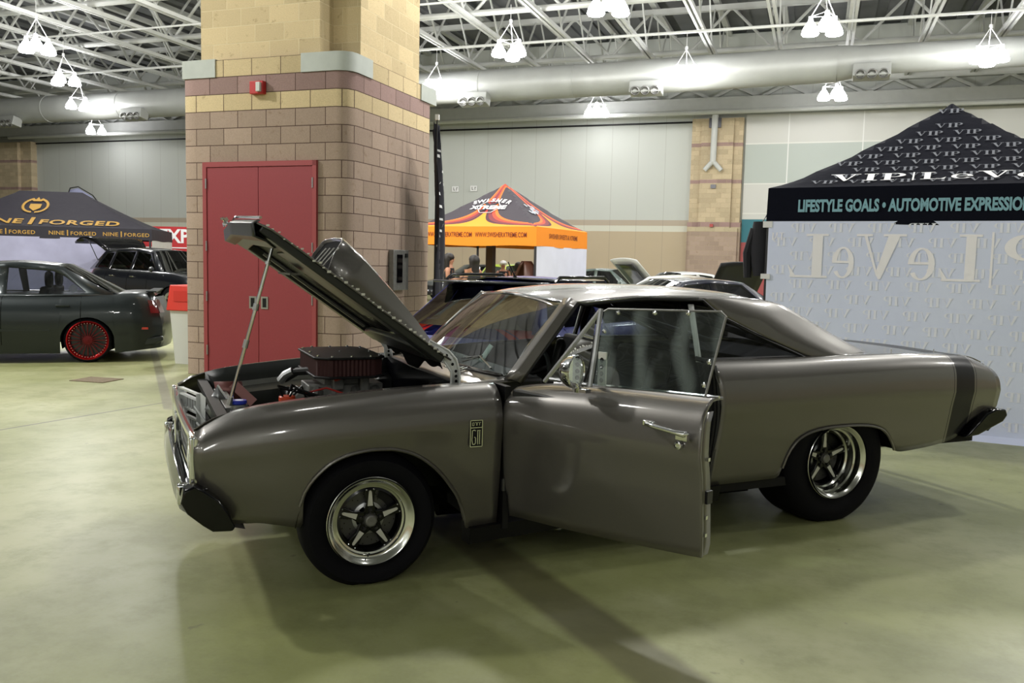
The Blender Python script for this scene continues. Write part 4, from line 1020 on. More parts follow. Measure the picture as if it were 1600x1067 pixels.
# ---- wheels ----
def make_wheel(R, W, rim, dish, hubr=.05, spoke_w=.030, rimw=None):
    """local axis -y is outward; outer sidewall at y=0"""
    w = thing('wheel', (0, 0, 0)); w.parent = CAR
    T = MB().lathe([(rim-.002, .02), (rim+.004, -.012), (lerp(rim, R, .35), .010), (lerp(rim, R, .7), .008), (R-.022, -.008), (R-.006, -.028), (R, -.05), (R+.002, -W/2), (R, -W+.05), (R-.006, -W+.028), (R-.022, -W+.008), (rim+.01, -W+.012), (rim-.01, -W+.03)], 72)
    zf = -R+.018     # flat where the tyre meets the floor
    T.v = [(x, y, max(z, zf)) for x, y, z in T.v]
    T.build('tire', M['rubber'], w)
    rp = [(rim+.003, -.010), (rim+.003, .004), (rim-.004, .010), (rim-.012, .006), (rim-.020, -.006), (rim-.026, -.010), (rim-.030, -dish*.45), (rim-.040, -dish*.5), (rim-.044, -dish*.92), (rim-.052, -dish), (rim-.056, -W*.9)]
    MB().lathe(rp, 72).build('rim_lip', M['polish'], w)
    hb = -dish
    ci = rim-.052
    MB().lathe([(ci, hb), (ci-.012, hb+.004), (ci-.016, hb-.012), (ci-.0, hb-.02)], 60).build('centre_ring', M['black_gloss'], w)
    c = MB()
    for i in range(5):
        a = pi/2 + i*2*pi/5
        R_ = Matrix.Rotation(-(a-pi/2), 4, 'Y')
        L0, L1 = hubr*.5, ci-.006
        pts = [(-spoke_w*1.15, L0), (spoke_w*1.15, L0), (spoke_w*.55, L1*.55), (spoke_w*.95, L1), (-spoke_w*.95, L1), (-spoke_w*.55, L1*.55)]
        q = MB().prism(pts, lambda u, v, d: (u, d, v), -hb-.0, -hb+.028); q.xform(R_); c.add(q.v, q.f)
    c.build('spoke_centre', M['black_gloss'], w, bevel=.003)
    for i in range(5):
        R_ = Matrix.Rotation(-i*2*pi/5, 4, 'Y')
        q = MB().prism([(-.0125, hubr+.016), (.0125, hubr+.016), (.0065, ci-.022), (.003, ci-.016), (-.003, ci-.016), (-.0065, ci-.022)], lambda u, v, d: (u, d, v), -hb-.004, -hb+.004); q.xform(R_)
        q.build('spoke_face', M['machined'], w)
        n = MB().lathe([(.001, .012), (.006, .012), (.0075, .008), (.0075, 0), (.012, 0), (.012, -.004)], 12, R_ @ Matrix.Translation((0, -hb, hubr*.95))); n.build('lug_nut', M['steel_dark'], w)
    rv = MB()
    for i in range(5):
        for s_ in (-1, 1):
            a = pi/2+i*2*pi/5+s_*.125; rr_ = ci-.010
            rv.lathe([(.001, .004), (.0035, .002), (.0035, -.002)], 8, Matrix.Translation((rr_*cos(a), -hb-.002, rr_*sin(a))))
    rv.build('rivets', M['chrome'], w)
    k = MB()
    cp = [(.001, .022), (.020, .022), (.022, .020), (.026, .018), (.028, 0)]
    k.lathe(cp, 24, Matrix.Translation((0, -hb-.006, 0))); k.build('centre_cap', M['alu_dull'], w)
    sc_ = MB().prism([((.038 if j % 2 else .031)*cos(j*pi/10), (.038 if j % 2 else .031)*sin(j*pi/10)) for j in range(20)], lambda u, v, d: (u, d, v), -hb-.006, -hb+.01); sc_.build('hub_flange', M['steel_dark'], w)
    D = MB().lathe([(.075, hb-.045), (ci-.02, hb-.045), (ci-.02, hb-.065)], 48); dd = D.build('brake_disc', M['disc'], w)
    hl = MB()
    for i in range(36):
        a = i*2*pi/36; rr_ = .095+.016*(i % 3); hl.lathe([(.001, .0), (.003, .0)], 6, Matrix.Translation((rr_*cos(a), -(hb-.0445), rr_*sin(a))))
    hl.build('disc_drillings', M['black_matte'], dd)
    MB().lathe([(.060, hb-.03), (.075, hb-.035), (.075, hb-.045)], 40).build('disc_hat', M['alu'], w)
    ca = MB().lathe([(.10, hb-.038), (ci-.005, hb-.034), (ci-.005, hb-.07), (.10, hb-.07)], 10, None, .25, 1.15); ca.build('brake_caliper', M['black'], w)
    MB().lathe([(ci+.005, hb-.07), (.02, hb-.075)], 40).build('barrel_back', M['black_matte'], w)
    v = MB().tube([(-.012, -.0+dish*.5, -rim+.040), (-.012, dish*.5-.02, -rim+.055)], .005, 8); v.build('valve_stem', M['black'], w)
    return w
w1 = make_wheel(.318, .19, .205, .030); w1.location = (0, -.845, .300)
w2 = clone(w1); w2.parent = CAR; w2.location = (0, .845, .300); w2.rotation_euler = (0, 0, pi)
w3 = make_wheel(.382, .34, .222, .105, spoke_w=.032); w3.location = (2.82, -.815, .364)
w4 = clone(w3); w4.parent = CAR; w4.location = (2.82, .815, .364); w4.rotation_euler = (0, 0, pi)

# ---------------- lettering ----------------
def font_mb(txt, size=1.0, xs=1.0, bold=0.0, space=1.0, center=True):
    c = bpy.data.curves.new('lettering_curve', 'FONT'); c.body = txt; c.size = size; c.offset = bold; c.space_character = space
    c.resolution_u = 3
    if center: c.align_x = 'CENTER'
    o = bpy.data.objects.new('lettering_curve', c)
    me = bpy.data.meshes.new_from_object(o)
    m = MB(); m.add([(v.co.x*xs, v.co.y, 0) for v in me.vertices], [tuple(p.vertices) for p in me.polygons])
    bpy.data.objects.remove(o); bpy.data.meshes.remove(me); bpy.data.curves.remove(c)
    return m
def put_on(m, fn):
    """map (u, v) lettering to a surface"""
    m.v = [tuple(fn(x, y)) for x, y, z in m.v]; return m
def rect(a, b, c, d): return [(a, b), (c, b), (c, d), (a, d)]
def ringq(cx, cy, rx, ry, ix, iy, a0, a1, n=14):
    out = []
    for i in range(n):
        p, q = radians(lerp(a0, a1, i/n)), radians(lerp(a0, a1, (i+1)/n))
        out.append([(cx+rx*cos(p), cy+ry*sin(p)), (cx+rx*cos(q), cy+ry*sin(q)), (cx+ix*cos(q), cy+iy*sin(q)), (cx+ix*cos(p), cy+iy*sin(p))])
    return out
SER = {
 'V': (.92, [[(.10, 1), (.32, 1), (.54, .12), (.48, 0), (.44, 0)], [(.73, 1), (.79, 1), (.52, .06), (.49, .10)], rect(0, .95, .42, 1), rect(.62, .95, .92, 1)]),
 'I': (.42, [rect(.11, 0, .31, 1), rect(0, .95, .42, 1), rect(0, 0, .42, .05)]),
 'P': (.74, [rect(.10, 0, .29, 1), rect(0, 0, .40, .05), rect(0, .95, .40, 1), rect(.28, .46, .40, .51)] + ringq(.38, .73, .33, .27, .16, .22, -90, 90)),
 'L': (.74, [rect(.10, 0, .28, 1), rect(0, .95, .40, 1), rect(0, 0, .68, .05), [(.66, 0), (.72, .30), (.58, .05)]]),
 'e': (.64, ringq(.31, .34, .30, .34, .16, .30, 0, 325, 20) + [rect(.10, .33, .60, .38)]),
 '|': (.20, [rect(.07, -.12, .12, 1.05)]),
 'T': (.80, [rect(.31, 0, .49, 1), rect(0, .93, .80, 1), rect(.20, 0, .60, .05)]),
 'M': (1.0, [rect(.08, 0, .14, 1), [(.08, 1), (.26, 1), (.52, .1), (.46, 0)], [(.48, 0), (.52, .1), (.80, 1), (.74, 1)], rect(.74, 0, .92, 1), rect(0, 0, .24, .05), rect(.64, 0, 1, .05)]),
}
def serif_mb(txt, h, xs=1.0, gap=.06):
    m = MB(); x = 0
    for ch in txt:
        w, polys = SER[ch]
        for p in polys: m.add([((x+a)*h*xs, b*h, 0) for a, b in p], [tuple(range(len(p)))])
        x += w+gap
    return m, x*h*xs

# ---------------- pop-up tents ----------------
class Tent:
    def __init__(s, name, loc, yaw, a, b, zv, ze, zp, ridge, label, canopy_m, power=1.2, legs=True, legm=None):
        """a, b half sizes; front face looks to local -y"""
        s.a, s.b, s.zv, s.ze, s.zp, s.rg, s.p = a, b, zv, ze, zp, ridge, power
        s.root = thing(name, loc, yaw, label, 'tent')
        xs = sorted(set([round(v, 4) for v in frange(-a, a, 32)]+[-ridge/2, ridge/2]))
        s.canopy = MB().grid(lambda x, y: (x, y, s.h(x, y)), xs, frange(-b, b, 24)).build('canopy', canopy_m, s.root, sharp=20)
        v = MB(); c = [(-a, -b), (a, -b), (a, b), (-a, b)]
        for i in range(4):
            p, q = c[i], c[(i+1) % 4]
            v.grid(lambda t, k: (lerp(p[0], q[0], t)*(1+.004*k), lerp(p[1], q[1], t)*(1+.004*k), [ze, zv][k] + (.012*sin(t*pi*3)*k)), frange(0, 1, 12), range(2))
        s.val = v.build('valance', canopy_m, s.root, sharp=30)
        if legs:
            for (x, y) in c:
                x *= .985; y *= .985
                l = MB().box((x, y, ze/2), (.045, .045, ze)); l.box((x, y, .01), (.10, .10, .02)); l.build('leg', legm or M['steel_dark'], s.root)
            t = MB()
            for i in range(4):
                p, q = c[i], c[(i+1) % 4]
                for k in range(4):
                    za, zb = (ze-.05, ze-.30) if k % 2 else (ze-.30, ze-.05)
                    A_ = (lerp(p[0], q[0], k/4)*.98, lerp(p[1], q[1], k/4)*.98, za); B_ = (lerp(p[0], q[0], (k+1)/4)*.98, lerp(p[1], q[1], (k+1)/4)*.98, zb)
                    t.beam(A_, B_, .02, .02)
            t.build('truss_bars', legm or M['steel_dark'], s.root)
    def h(s, x, y):
        rx = max(0, abs(x)-s.rg/2)/(s.a-s.rg/2); r = max(rx, abs(y)/s.b)
        return s.ze + (s.zp-s.ze)*(1-r)**s.p
    def roof(s, u, w, face='front', off=.012):
        """u along the eave, w distance up the slope (0..1) -> point on that face"""
        r = 1-w
        if face == 'front': return (u, -s.b*r-off*.4, s.ze+(s.zp-s.ze)*w**s.p+off)
        return (s.rg/2+(s.a-s.rg/2)*r+off*.4, u, s.ze+(s.zp-s.ze)*w**s.p+off)
    def valp(s, u, v, face='front'):
        return (u, -s.b*1.004-.008, s.zv+v) if face == 'front' else (s.a*1.004+.008, u, s.zv+v)

# VIP tent
navy = mat('navy_black_canopy', (.004, .005, .011), .9, spec=.12, bump=(9, .35, .02))
vy = -.488
VL = Vector((2.49, 8.55, 0)); vx = Vector((cos(vy), sin(vy), 0)); vd = Vector((-sin(vy), cos(vy), 0))
TV = Tent('pop_up_tent', VL + vx*1.525 + vd*1.525, vy, 1.525, 1.525, 1.935, 2.285, 3.26, .02, 'navy tent with VIP lettering all over its peaked roof and a white back wall', navy, 1.18)
grey_txt = mat('grey_print', (.16, .17, .20), .8); white_txt = mat('white_print', (.80, .80, .82), .7); blue_txt = mat('light_blue_print', (.22, .42, .50), .7)
pat = MB()
rw = 0; w_ = .05
while w_ < .95:
    half = 1.525*(1-w_)
    n = int(half/.30)+2
    for i in range(-n, n+1):
        u0 = i*.34 + (.17 if rw % 2 else 0)
        if abs(u0)+.16 > half-.02: continue
        m, wd_ = serif_mb('VIP', .085, 1.35); m.v = [(x-wd_/2, y, z) for x, y, z in m.v]
        pat_m = put_on(m, lambda x, y: TV.roof(u0+x, w_+y/1.72)); pat.add(pat_m.v, pat_m.f)
    rw += 1; w_ += .083
pat.build('small_lettering', grey_txt, TV.root)
m, wd_ = serif_mb('VIP|LeVeL', .17, 1.75, .10)
put_on(m, lambda x, y: TV.roof(-.98+x, .075+y/1.72, off=.018)).build('large_lettering', white_txt, TV.root)
m = font_mb('LIFESTYLE GOALS • AUTOMOTIVE EXPRESSIONS', .155, .60, .0065, center=False)
put_on(m, lambda x, y: TV.valp(-1.235+x, .120+y)).build('valance_lettering', blue_txt, TV.root)
# its fabric back wall, hanging on the camera side with the print showing through reversed
def cloth(name, col):
    m = mat(name, col, .9); nt = m.node_tree; tr = nt.nodes.new('ShaderNodeBsdfTranslucent'); tr.inputs[0].default_value = (*col, 1)
    mx = nt.nodes.new('ShaderNodeMixShader'); mx.inputs[0].default_value = .03
    nt.links.new(nt.nodes['Principled BSDF'].outputs[0], mx.inputs[1]); nt.links.new(tr.outputs[0], mx.inputs[2]); nt.links.new(mx.outputs[0], nt.nodes['Material Output'].inputs[0]); return m
mwal = cloth('white_printed_fabric', (.64, .67, .80)); _t = NT(mwal); _tc = _t.n('ShaderNodeTexCoord')
_n = _t.noise(_tc.outputs['Object'], 1.3, 4); _t.put(_t.b, 'Base Color', _t.mix(_n, (.68, .74, .98, 1), (.78, .83, 1, 1)))
def wallp(x, z, o=0.0):
    y = -1.54 + .001*sin(x*9+z*2) + .010*sin(x*2.1-z*2.3)
    return (x, y-o-(.10 if z < .03 else 0), max(z, .004))
fab = MB().grid(lambda x, z: wallp(x, z), frange(-1.50, 1.56, 60), frange(0, 1.96, 40)).build('fabric_wall', mwal, TV.root)
ghost = cloth('pale_reversed_print', (.96, .94, .98)); ghost2 = cloth('faint_reversed_print', (.86, .88, .98))
def subdiv(m): return m
big = MB()
for ch, s0, s1, h in (('L', .215, .59, .42), ('e', .62, .83, .44), ('V', .84, 1.27, .42), ('e', 1.28, 1.52, .44), ('L', 1.545, 1.885, .42), ('|', 1.925, 2.0, .42), ('P', 2.04, 2.42, .42), ('I', 2.46, 2.62, .42), ('V', 2.66, 3.02, .42)):
    w, polys = SER[ch]
    for p in polys: big.add([wallp(-1.525+lerp(s1, s0, a/w), 1.42+b*h, .005) for a, b in p], [tuple(range(len(p)))])
for ch, s0, s1 in (('T', .10, .15), ('M', .03, .09)):
    w, polys = SER[ch]
    for p in polys: big.add([wallp(-1.525+lerp(s1+.03, s0+.03, a/w), 1.78+b*.07, .005) for a, b in p], [tuple(range(len(p)))])
big.build('reversed_large_lettering', ghost, TV.root)
small = MB(); rr = random.Random(5)
for r_ in range(14):
    for i in range(9):
        x0 = .06 + i*.345 + (.17 if r_ % 2 else 0); z0 = .10+r_*.135
        if x0 > 2.95: continue
        m, wd_ = serif_mb('VIP', .085, 1.3)
        small.add([wallp(-1.525+x0+wd_-x, z0+y, .003) for x, y, z in m.v], m.f)
small.build('reversed_small_lettering', ghost2, TV.root)
MB().box((-1.51, -1.54, 1.42), (.09, .03, .05)).build('corner_strap', M['white_pl'], TV.root)
MB().box((-1.51, -1.54, 1.93), (.09, .03, .06)).build('corner_strap', M['white_pl'], TV.root)
# jacket hanging behind the tent's corner pole
jk = thing('hanging_jacket', VL + vx*(-.10) + vd*.25, vy, 'black jacket hanging from the left corner of the navy tent', 'jacket')
MB().grid(lambda a, z: (.10*cos(a)*(1.05-.25*((z-1.75)/.25)**2), .07*sin(a), z), frange(0, 2*pi, 14), [1.42, 1.46, 1.55, 1.7, 1.85, 1.93, 1.97]).build('body', M['cloth_black'], jk)
MB().tube([(-.07, 0, 1.90), (-.13, 0, 1.65), (-.12, 0, 1.40)], [.045, .05, .04], 8).build('sleeve', M['cloth_black'], jk)
MB().tube([(0, 0, 1.96), (.05, .0, 2.05), (.13, 0, 2.08)], .006, 6).build('hanger_hook', M['chrome'], jk)

# orange and black tent
morg = mat('orange_black_canopy', (.8, .3, .02), .7); _t = NT(morg); _tc = _t.n('ShaderNodeTexCoord'); _s = _t.n('ShaderNodeSeparateXYZ'); _t.put(_s, 0, _tc.outputs['Object'])
_ax = _t.m('ABSOLUTE', _s.outputs[0]); _ay = _t.m('ABSOLUTE', _s.outputs[1])
_r = _t.m('DIVIDE', _t.m('MAXIMUM', _ax, _ay), 1.525); _w = _t.m('SUBTRACT', 1.0, _r)
_sx = _t.m('DIVIDE', _t.m('MINIMUM', _ax, _ay), 1.525)
_q = _t.m('MULTIPLY', _t.m('ADD', _sx, .06), _w)
_g = lambda c, th, col: _t.mix(_t.m('GREATER_THAN', _q, th), c, (*col, 1))
_c = _t.mix(_t.m('GREATER_THAN', _w, .36), (.85, .28, .015, 1), (.50, .035, .02, 1))
_c = _g(_c, .030, (.05, .012, .025)); _c = _g(_c, .042, (.17, .02, .03)); _c = _g(_c, .062, (.50, .05, .02)); _c = _g(_c, .080, (.80, .15, .015)); _c = _g(_c, .098, (.035, .028, .038))
_c = _t.mix(_t.m('LESS_THAN', _s.outputs[2], 2.29), _c, (.85, .26, .01, 1))
_t.put(_t.b, 'Base Color', _c)
oy = -.447; OC = Vector((.47, 18.5, 0)); ox = Vector((cos(oy), sin(oy), 0)); od = Vector((-sin(oy), cos(oy), 0))
TO = Tent('pop_up_tent', OC - ox*1.525 + od*1.525, oy, 1.525, 1.525, 1.87, 2.29, 3.36, .02, 'orange and black pop-up tent in the middle distance right of the block pillar', morg, 1.12)
m = font_mb('WWW.SWISHERXTREME.COM   WWW.SWISHERXTREME.COM', .15, .62, .001)
brn = mat('dark_red_print', (.16, .02, .01), .7)
put_on(m, lambda x, y: TO.valp(x-.0, .19+y)).build('valance_lettering', brn, TO.root)
m = font_mb('SWISHER SWEETS & XTREME', .15, .9, .001); put_on(m, lambda x, y: TO.valp(x, .19+y, 'side')).build('valance_lettering', brn, TO.root)
lg = MB()
for i, ch in enumerate('SWISHER'):
    a = (i-3)*.13; g = font_mb(ch, .19, 1.0, .006); lg_ = put_on(g, lambda x, y: TO.roof((a*1.05)+x*cos(a)+y*sin(a), .585+(-abs(a)**2*.30) + (y*cos(a)-x*sin(a))/1.9, off=.02)); lg.add(lg_.v, lg_.f)
g = put_on(font_mb('XTREME', .21, 1.15, .008), lambda x, y: TO.roof(x, .42+y/1.9, off=.02)); lg.add(g.v, g.f)
lg.build('logo_lettering', white_txt, TO.root)
lx = MB()
for sg_ in (-1, 1):
    a = [(-.20*sg_, .38), (-.14*sg_, .35), (.20*sg_, .57), (.14*sg_, .60)]; lx.add([TO.roof(u, w, off=.015) for u, w in a], [(0, 1, 2, 3)])
lx.build('logo_cross', mat('logo_dark', (.02, .02, .03), .7), TO.root)
lo_ = MB()
for pts in ([(-.30, .47), (-.14, .60), (.14, .60), (.30, .47), (.14, .34), (-.14, .34)],):
    for (a, b), (c, d) in zip(pts, pts[1:]+pts[:1]): lo_.beam(TO.roof(a, b, off=.016), TO.roof(c, d, off=.016), .015, .01)
lo_.build('logo_outline', white_txt, TO.root)
sk_ = MB(); rr = random.Random(2)
for i in range(16):
    u = -.42+rr.uniform(-.28, .28); w = .40+rr.uniform(-.10, .10)+(-.42-u)*.1
    sk_.add([TO.roof(u+du, w+dw, 'side', .02) for du, dw in ((0, 0), (.10, .01), (.08, .06), (-.02, .05))], [(0, 1, 2, 3)])
sk_.build('side_splash_print', mat('pale_grey_print', (.40, .42, .46), .8), TO.root)
MB().grid(lambda y, z: (1.53+.012*sin(y*6), y, z), frange(-1.5, 1.5, 16), frange(.02, 1.88, 6)).build('fabric_wall', mat('white_tent_fabric', (.66, .67, .80), .9, noise=(2, .12)), TO.root)
MB().box((-.55, .4, 1.1), (.18, .18, 2.2)).build('centre_post', mat('brown_post', (.07, .03, .02), .6), TO.root)

# black tent with gold print at the left
mnine = mat('black_purple_canopy', (.012, .010, .018), .7, bump=(4, .3, .03))
ny = .20; NC = Vector((-10.3, 24.5, 0)); nx = Vector((cos(ny), sin(ny), 0)); nd = Vector((-sin(ny), cos(ny), 0))
TN = Tent('pop_up_tent', NC - nx*3.05 + nd*1.525, ny, 3.05, 1.525, 1.90, 2.22, 3.28, 1.7, 'long black tent with gold lettering and a crest at the far left', mnine, 1.25)
gold = mat('gold_print', (.42, .24, .04), .6)
def nine(size, bold=.004, xs=1.25):
    a = font_mb('NINE', size, xs, bold, 1.05); b = font_mb('1', size*1.5, xs, bold); c = font_mb('FORGED', size*.95, xs, bold, 1.1)
    wa = max(v[0] for v in a.v); wc = max(v[0] for v in c.v)
    m = MB(); m.add([(x-wa-size*.55, y, 0) for x, y, z in a.v], a.f); m.add([(x, y-size*.12, 0) for x, y, z in b.v], b.f); m.add([(x+wc+size*.50, y, 0) for x, y, z in c.v], c.f); return m
nn_ = put_on(nine(.40, .010, 1.35), lambda x, y: TN.roof(x*1.0-.15, .09+y/1.75, off=.02)); nn_.build('large_lettering', gold, TN.root)
vl = MB()
for u0 in (-2.3, -.72, .85, 2.25):
    q = put_on(nine(.15, .002, 1.15), lambda x, y: TN.valp(u0+x, .10+y)); vl.add(q.v, q.f)
vl.build('valance_lettering', gold, TN.root)
cr_ = MB()
def rp(u, w): return TN.roof(-.25+u, .60+w/1.75, off=.02)
for i in range(14):
    for sg_ in (-1, 1):
        a = radians(-80+i*11); u, v = sg_*.30*cos(a), .30*sin(a)
        cr_.add([rp(u, v), rp(u+sg_*.07, v+.03), rp(u+sg_*.03, v+.09), rp(u-sg_*.02, v+.05)], [(0, 1, 2, 3)])
cr_.add([rp(*p) for p in [(-.15, .12), (.15, .12), (.15, -.05), (0, -.20), (-.15, -.05)]], [tuple(range(5))])
cr_.add([rp(*p) for p in [(-.16, .30), (-.10, .24), (.10, .24), (.16, .30), (.13, .38), (.06, .31), (0, .42), (-.06, .31), (-.13, .38)]], [tuple(range(9))])
cr_.build('gold_crest', gold, TN.root)
MB().grid(lambda x, z: (x, -1.54+.02*sin(x*4), z), frange(-3.04, 2.0, 24), frange(.02, 1.93, 6)).build('fabric_wall', mat('lavender_grey_fabric', (.33, .33, .47), .9, noise=(2.5, .18)), TN.root)
MB().grid(lambda y, z: (3.05, y, z), frange(-1.5, 1.5, 4), frange(.02, 1.93, 3)).build('side_wall', M['white_steel'], TN.root)
# grey-blue feather flag behind that tent and the red banner
ff_ = thing('feather_flag', Vector((-14.95, 29.0, 0)), .2, 'blue-grey feather flag top sticking up behind the black and gold tent', 'flag')
MB().tube([(0, 0, 0), (0, 0, 3.5), (.05, 0, 3.66), (.30, 0, 3.72), (.75, 0, 3.45), (1.15, 0, 2.9)], .02, 6).build('pole', M['black'], ff_)
MB().add([(.02, 0, 1.2), (.02, 0, 3.60), (.30, 0, 3.68), (.72, 0, 3.42), (1.12, 0, 2.9), (1.15, 0, 1.2)], [tuple(range(6))]).build('cloth', mat('blue_grey_flag', (.16, .17, .26), .8), ff_, solid=.004)
rb_ = thing('red_banner', Vector((-12.0, 29.5, 0)), -.1, 'red banner reading EXPO in white letters left of the block pillar', 'banner')
MB().box((0, 0, 1.6), (4.6, .05, 1.75)).build('cloth', mat('red_banner_cloth', (.45, .03, .035), .8), rb_)
m = font_mb('EXPO', .64, .98, .018); put_on(m, lambda x, y: (x+.66, -.035, 1.94+y)).build('lettering', white_txt, rb_)
q = MB()
for z in (1.76, 1.58, 1.42): q.box((.4, -.035, z), (2.2, .01, .035))
q.build('banner_lines', white_txt, rb_)
for x in (-2.3, 2.3): MB().box((x, .05, 1.24), (.06, .06, 2.48)).build('post', M['steel_dark'], rb_)

# narrow flag seen edge-on beside the block pillar
fl_ = thing('feather_flag', Vector((-1.04, 11.35, 0)), 1.48, 'black feather flag with white script seen edge-on against the right edge of the block pillar', 'flag')
MB().tube([(0, 0, 0.03), (0, 0, 3.25), (.02, 0, 3.34)], [.014, .010, .006], 8).build('pole', M['black'], fl_)
MB().box((.02, 0, 3.36), (.05, .05, .07)).build('pole_tip', M['white_pl'], fl_)
fc = lambda u, z: (u*(.05+.60*sin(min(1, (3.32-z)/1.2)*pi/2)) , -.005+.045*sin(u*7+z*2.2)+.03*u, z-.10*u)
MB().grid(lambda u, z: fc(u, z), frange(0, 1, 10), frange(.95, 3.30, 24)).build('cloth', mat('black_flag_cloth', (.008, .008, .018), .8), fl_, solid=.003)
q = MB()
rr = random.Random(11)
for i in range(26):
    z = 1.1+i*.078; u = rr.uniform(.15, .75); w = rr.uniform(.12, .34); h = rr.uniform(.03, .08)
    for sd in (-1, 1):
        P_ = [fc(u+a*w, z+b*h) for a, b in ((0, 0), (1, .3), (.9, 1), (.1, .7))]
        q.add([(x, y+sd*.006, zz) for x, y, zz in P_], [(0, 1, 2, 3)])
q.build('script_print', white_txt, fl_)
MB().box((.0, 0, .02), (.45, .45, .035)).build('base_plate', M['black'], fl_)
MB().tube([(0, 0, .04), (.0, .02, .95)], [.05, .04], 8).build('pole_sleeve', M['white_pl'], fl_)

# ---------------- other cars ----------------
M['head'] = mat('headlight_glass', (.12, .13, .13), .1, coat=1)
def make_car(name, loc, ang, label, P, group=None):
    """car axes as above: x to the rear, y across; P holds its measurements"""
    t = thing(name, loc, ang, label, 'car', group)
    x0, x1 = P['x']; W = P['W']; ZT = pw(P['top']); wx = P['wheels']; R = P['R']; rim = P.get('rim', R*.68); zc0 = P.get('clear', .18)
    pm = P['paint']
    ar = R*1.12
    def zb(x):
        z = zc0 + (.06*max(0, (x-(x1-.6))/.6) + .05*max(0, ((x0+.5)-x)/.5))
        for w in wx:
            d = abs(x-w)
            if d < ar: z = max(z, R*.95+sqrt(max(0, ar*ar-d*d))*.98)
        return z
    def hwf(x):
        a = min(1, (x-x0)/.55); b = min(1, (x1-x)/.45)
        return W - .16*(1-a)**2 - .12*(1-b)**2
    def sy(x, z):
        zt_ = ZT(x); c = P.get('crease', .62)*zt_
        h = hwf(x)
        if z < c: return h-.05*((c-z)/c)**1.5
        u = (z-c)/max(.01, zt_-c); return h-.04*u-.10*u**4
    ex = []
    for w in wx: ex += [w+ar*cos(a) for a in frange(0, pi, 14)] + [w-ar-.004, w+ar+.004]
    XS = stations(x0, x1, [e for e in ex], 34)
    bf = pw([(0, .10), (.3, -.0), (.5, -.02), (.75, .02), (1, .12)])
    def X(x, z):
        zr_ = z/ZT(x)
        if x < x0+.5: x += bf(min(1, zr_))*((x0+.5-x)/.5)**1.5
        if x > x1-.5: x -= bf(min(1, zr_))*((x-x1+.5)/.5)**1.5
        return x
    def fn(x, k, sd):
        b, tt = zb(x), ZT(x); z = lerp(b, tt, (k/12))
        return (X(x, z), sd*sy(x, z), z)
    body = MB()
    for sd in (-1, 1): body.grid(lambda x, k: fn(x, k, sd), XS, range(13))
    body.grid(lambda x, w: (X(x, ZT(x)), w*sy(x, ZT(x)), ZT(x)+.03*(1-w*w)*min(1, (x-x0)/.3, (x1-x)/.3)), XS, frange(-1, 1, 8))
    for xe in (x0, x1):
        body.grid(lambda w, k: (X(xe, lerp(zb(xe), ZT(xe), k/8)) + (-.0 if xe == x0 else 0) + (-1 if xe == x0 else 1)*.10*(1-w*w), w*sy(xe, lerp(zb(xe), ZT(xe), k/8)), lerp(zb(xe), ZT(xe), k/8)), frange(-1, 1, 10), range(9))
    body.build('body', pm, t, sharp=50)
    for w in wx:
        for sd in (-1, 1):
            a_ = MB().grid(lambda a, k: (w+(ar-.01)*cos(a), sd*(sy(w, .5)-.03-.28*k), R*.95+(ar-.01)*sin(a)), frange(-.3, pi+.3, 14), range(2))
            a_.prism([(w+(ar-.01)*cos(a), R*.95+(ar-.01)*sin(a)) for a in frange(-.3, pi+.3, 14)], lambda u, v, d: (u, sd*d, v), sy(w, .5)-.31, sy(w, .5)-.33)
            a_.build('wheel_well', M['black_matte'], t)
    # greenhouse
    g = P['glass']                     # A base, A top, C top, C base (x, z) and roof crown
    (ax, az), (bx, bz), (cx, cz), (dx, dz) = g['prof']
    RZ = pw([(bx, bz), ((bx+cx)/2, max(bz, cz)+g.get('crown', .03)), (cx, cz)])
    yb = W-.13; yt = W-.13-g.get('lean', .20); zt0 = max(bz, cz)
    gy = lambda z: lerp(yb, yt, max(0, min(1, (z-az)/(zt0-az))))
    outline = [(ax, az-.02), (bx, bz)] + [(x, RZ(x)) for x in frange(bx, cx, 8)[1:]] + [(dx, dz-.02)]
    holes = g['windows']
    for sd in (-1, 1):
        poly_fill([outline] + holes, lambda u, v: (u, sd*gy(v), v)).build('window_frame', pm, t, solid=.03)
        for hpts in holes: poly_fill([hpts], lambda u, v: (u, sd*(gy(v)-.008), v)).build('side_window', g.get('mat', M['glass_dark']), t)
    MB().grid(lambda x, w: (x, w*gy(RZ(x)), RZ(x)+.035*(1-w*w)), frange(bx-.01, cx+.01, 10), frange(-1, 1, 10)).build('roof', pm, t, solid=.02)
    MB().grid(lambda v, w: (lerp(ax, bx, v)-.10*(1-w*w)*(1-v*.6), w*gy(lerp(az, bz, v)), lerp(az, bz, v)+.035*(1-w*w)*v), frange(0, 1, 5), frange(-.97, .97, 10)).build('windshield', g.get('mat', M['glass_dark']), t)
    MB().grid(lambda v, w: (lerp(dx, cx, v)+.08*(1-w*w)*(1-v*.6), w*gy(lerp(dz, cz, v)), lerp(dz, cz, v)+.035*(1-w*w)*v), frange(0, 1, 5), frange(-.97, .97, 10)).build('rear_window', g.get('mat', M['glass_dark']), t)
    # wheels
    def wh(x, sd):
        o = thing('wheel', (x, sd*(W-.02), R), 0 if sd < 0 else pi); o.parent = t
        T = MB().lathe([(rim-.01, 0), (rim+.01, .008), (R-.03, .006), (R-.005, -.02), (R, -.06), (R, -.16), (R-.01, -.20), (rim, -.21)], 40); T.v = [(a, b, max(c, -R+.003)) for a, b, c in T.v]; T.build('tire', M['rubber'], o)
        rm = P['rimm']
        MB().lathe([(rim, .004), (rim-.012, .008), (rim-.03, -.02), (rim-.045, -.035)], 40).build('rim', rm, o)
        s = MB(); n = P.get('spokes', 5)
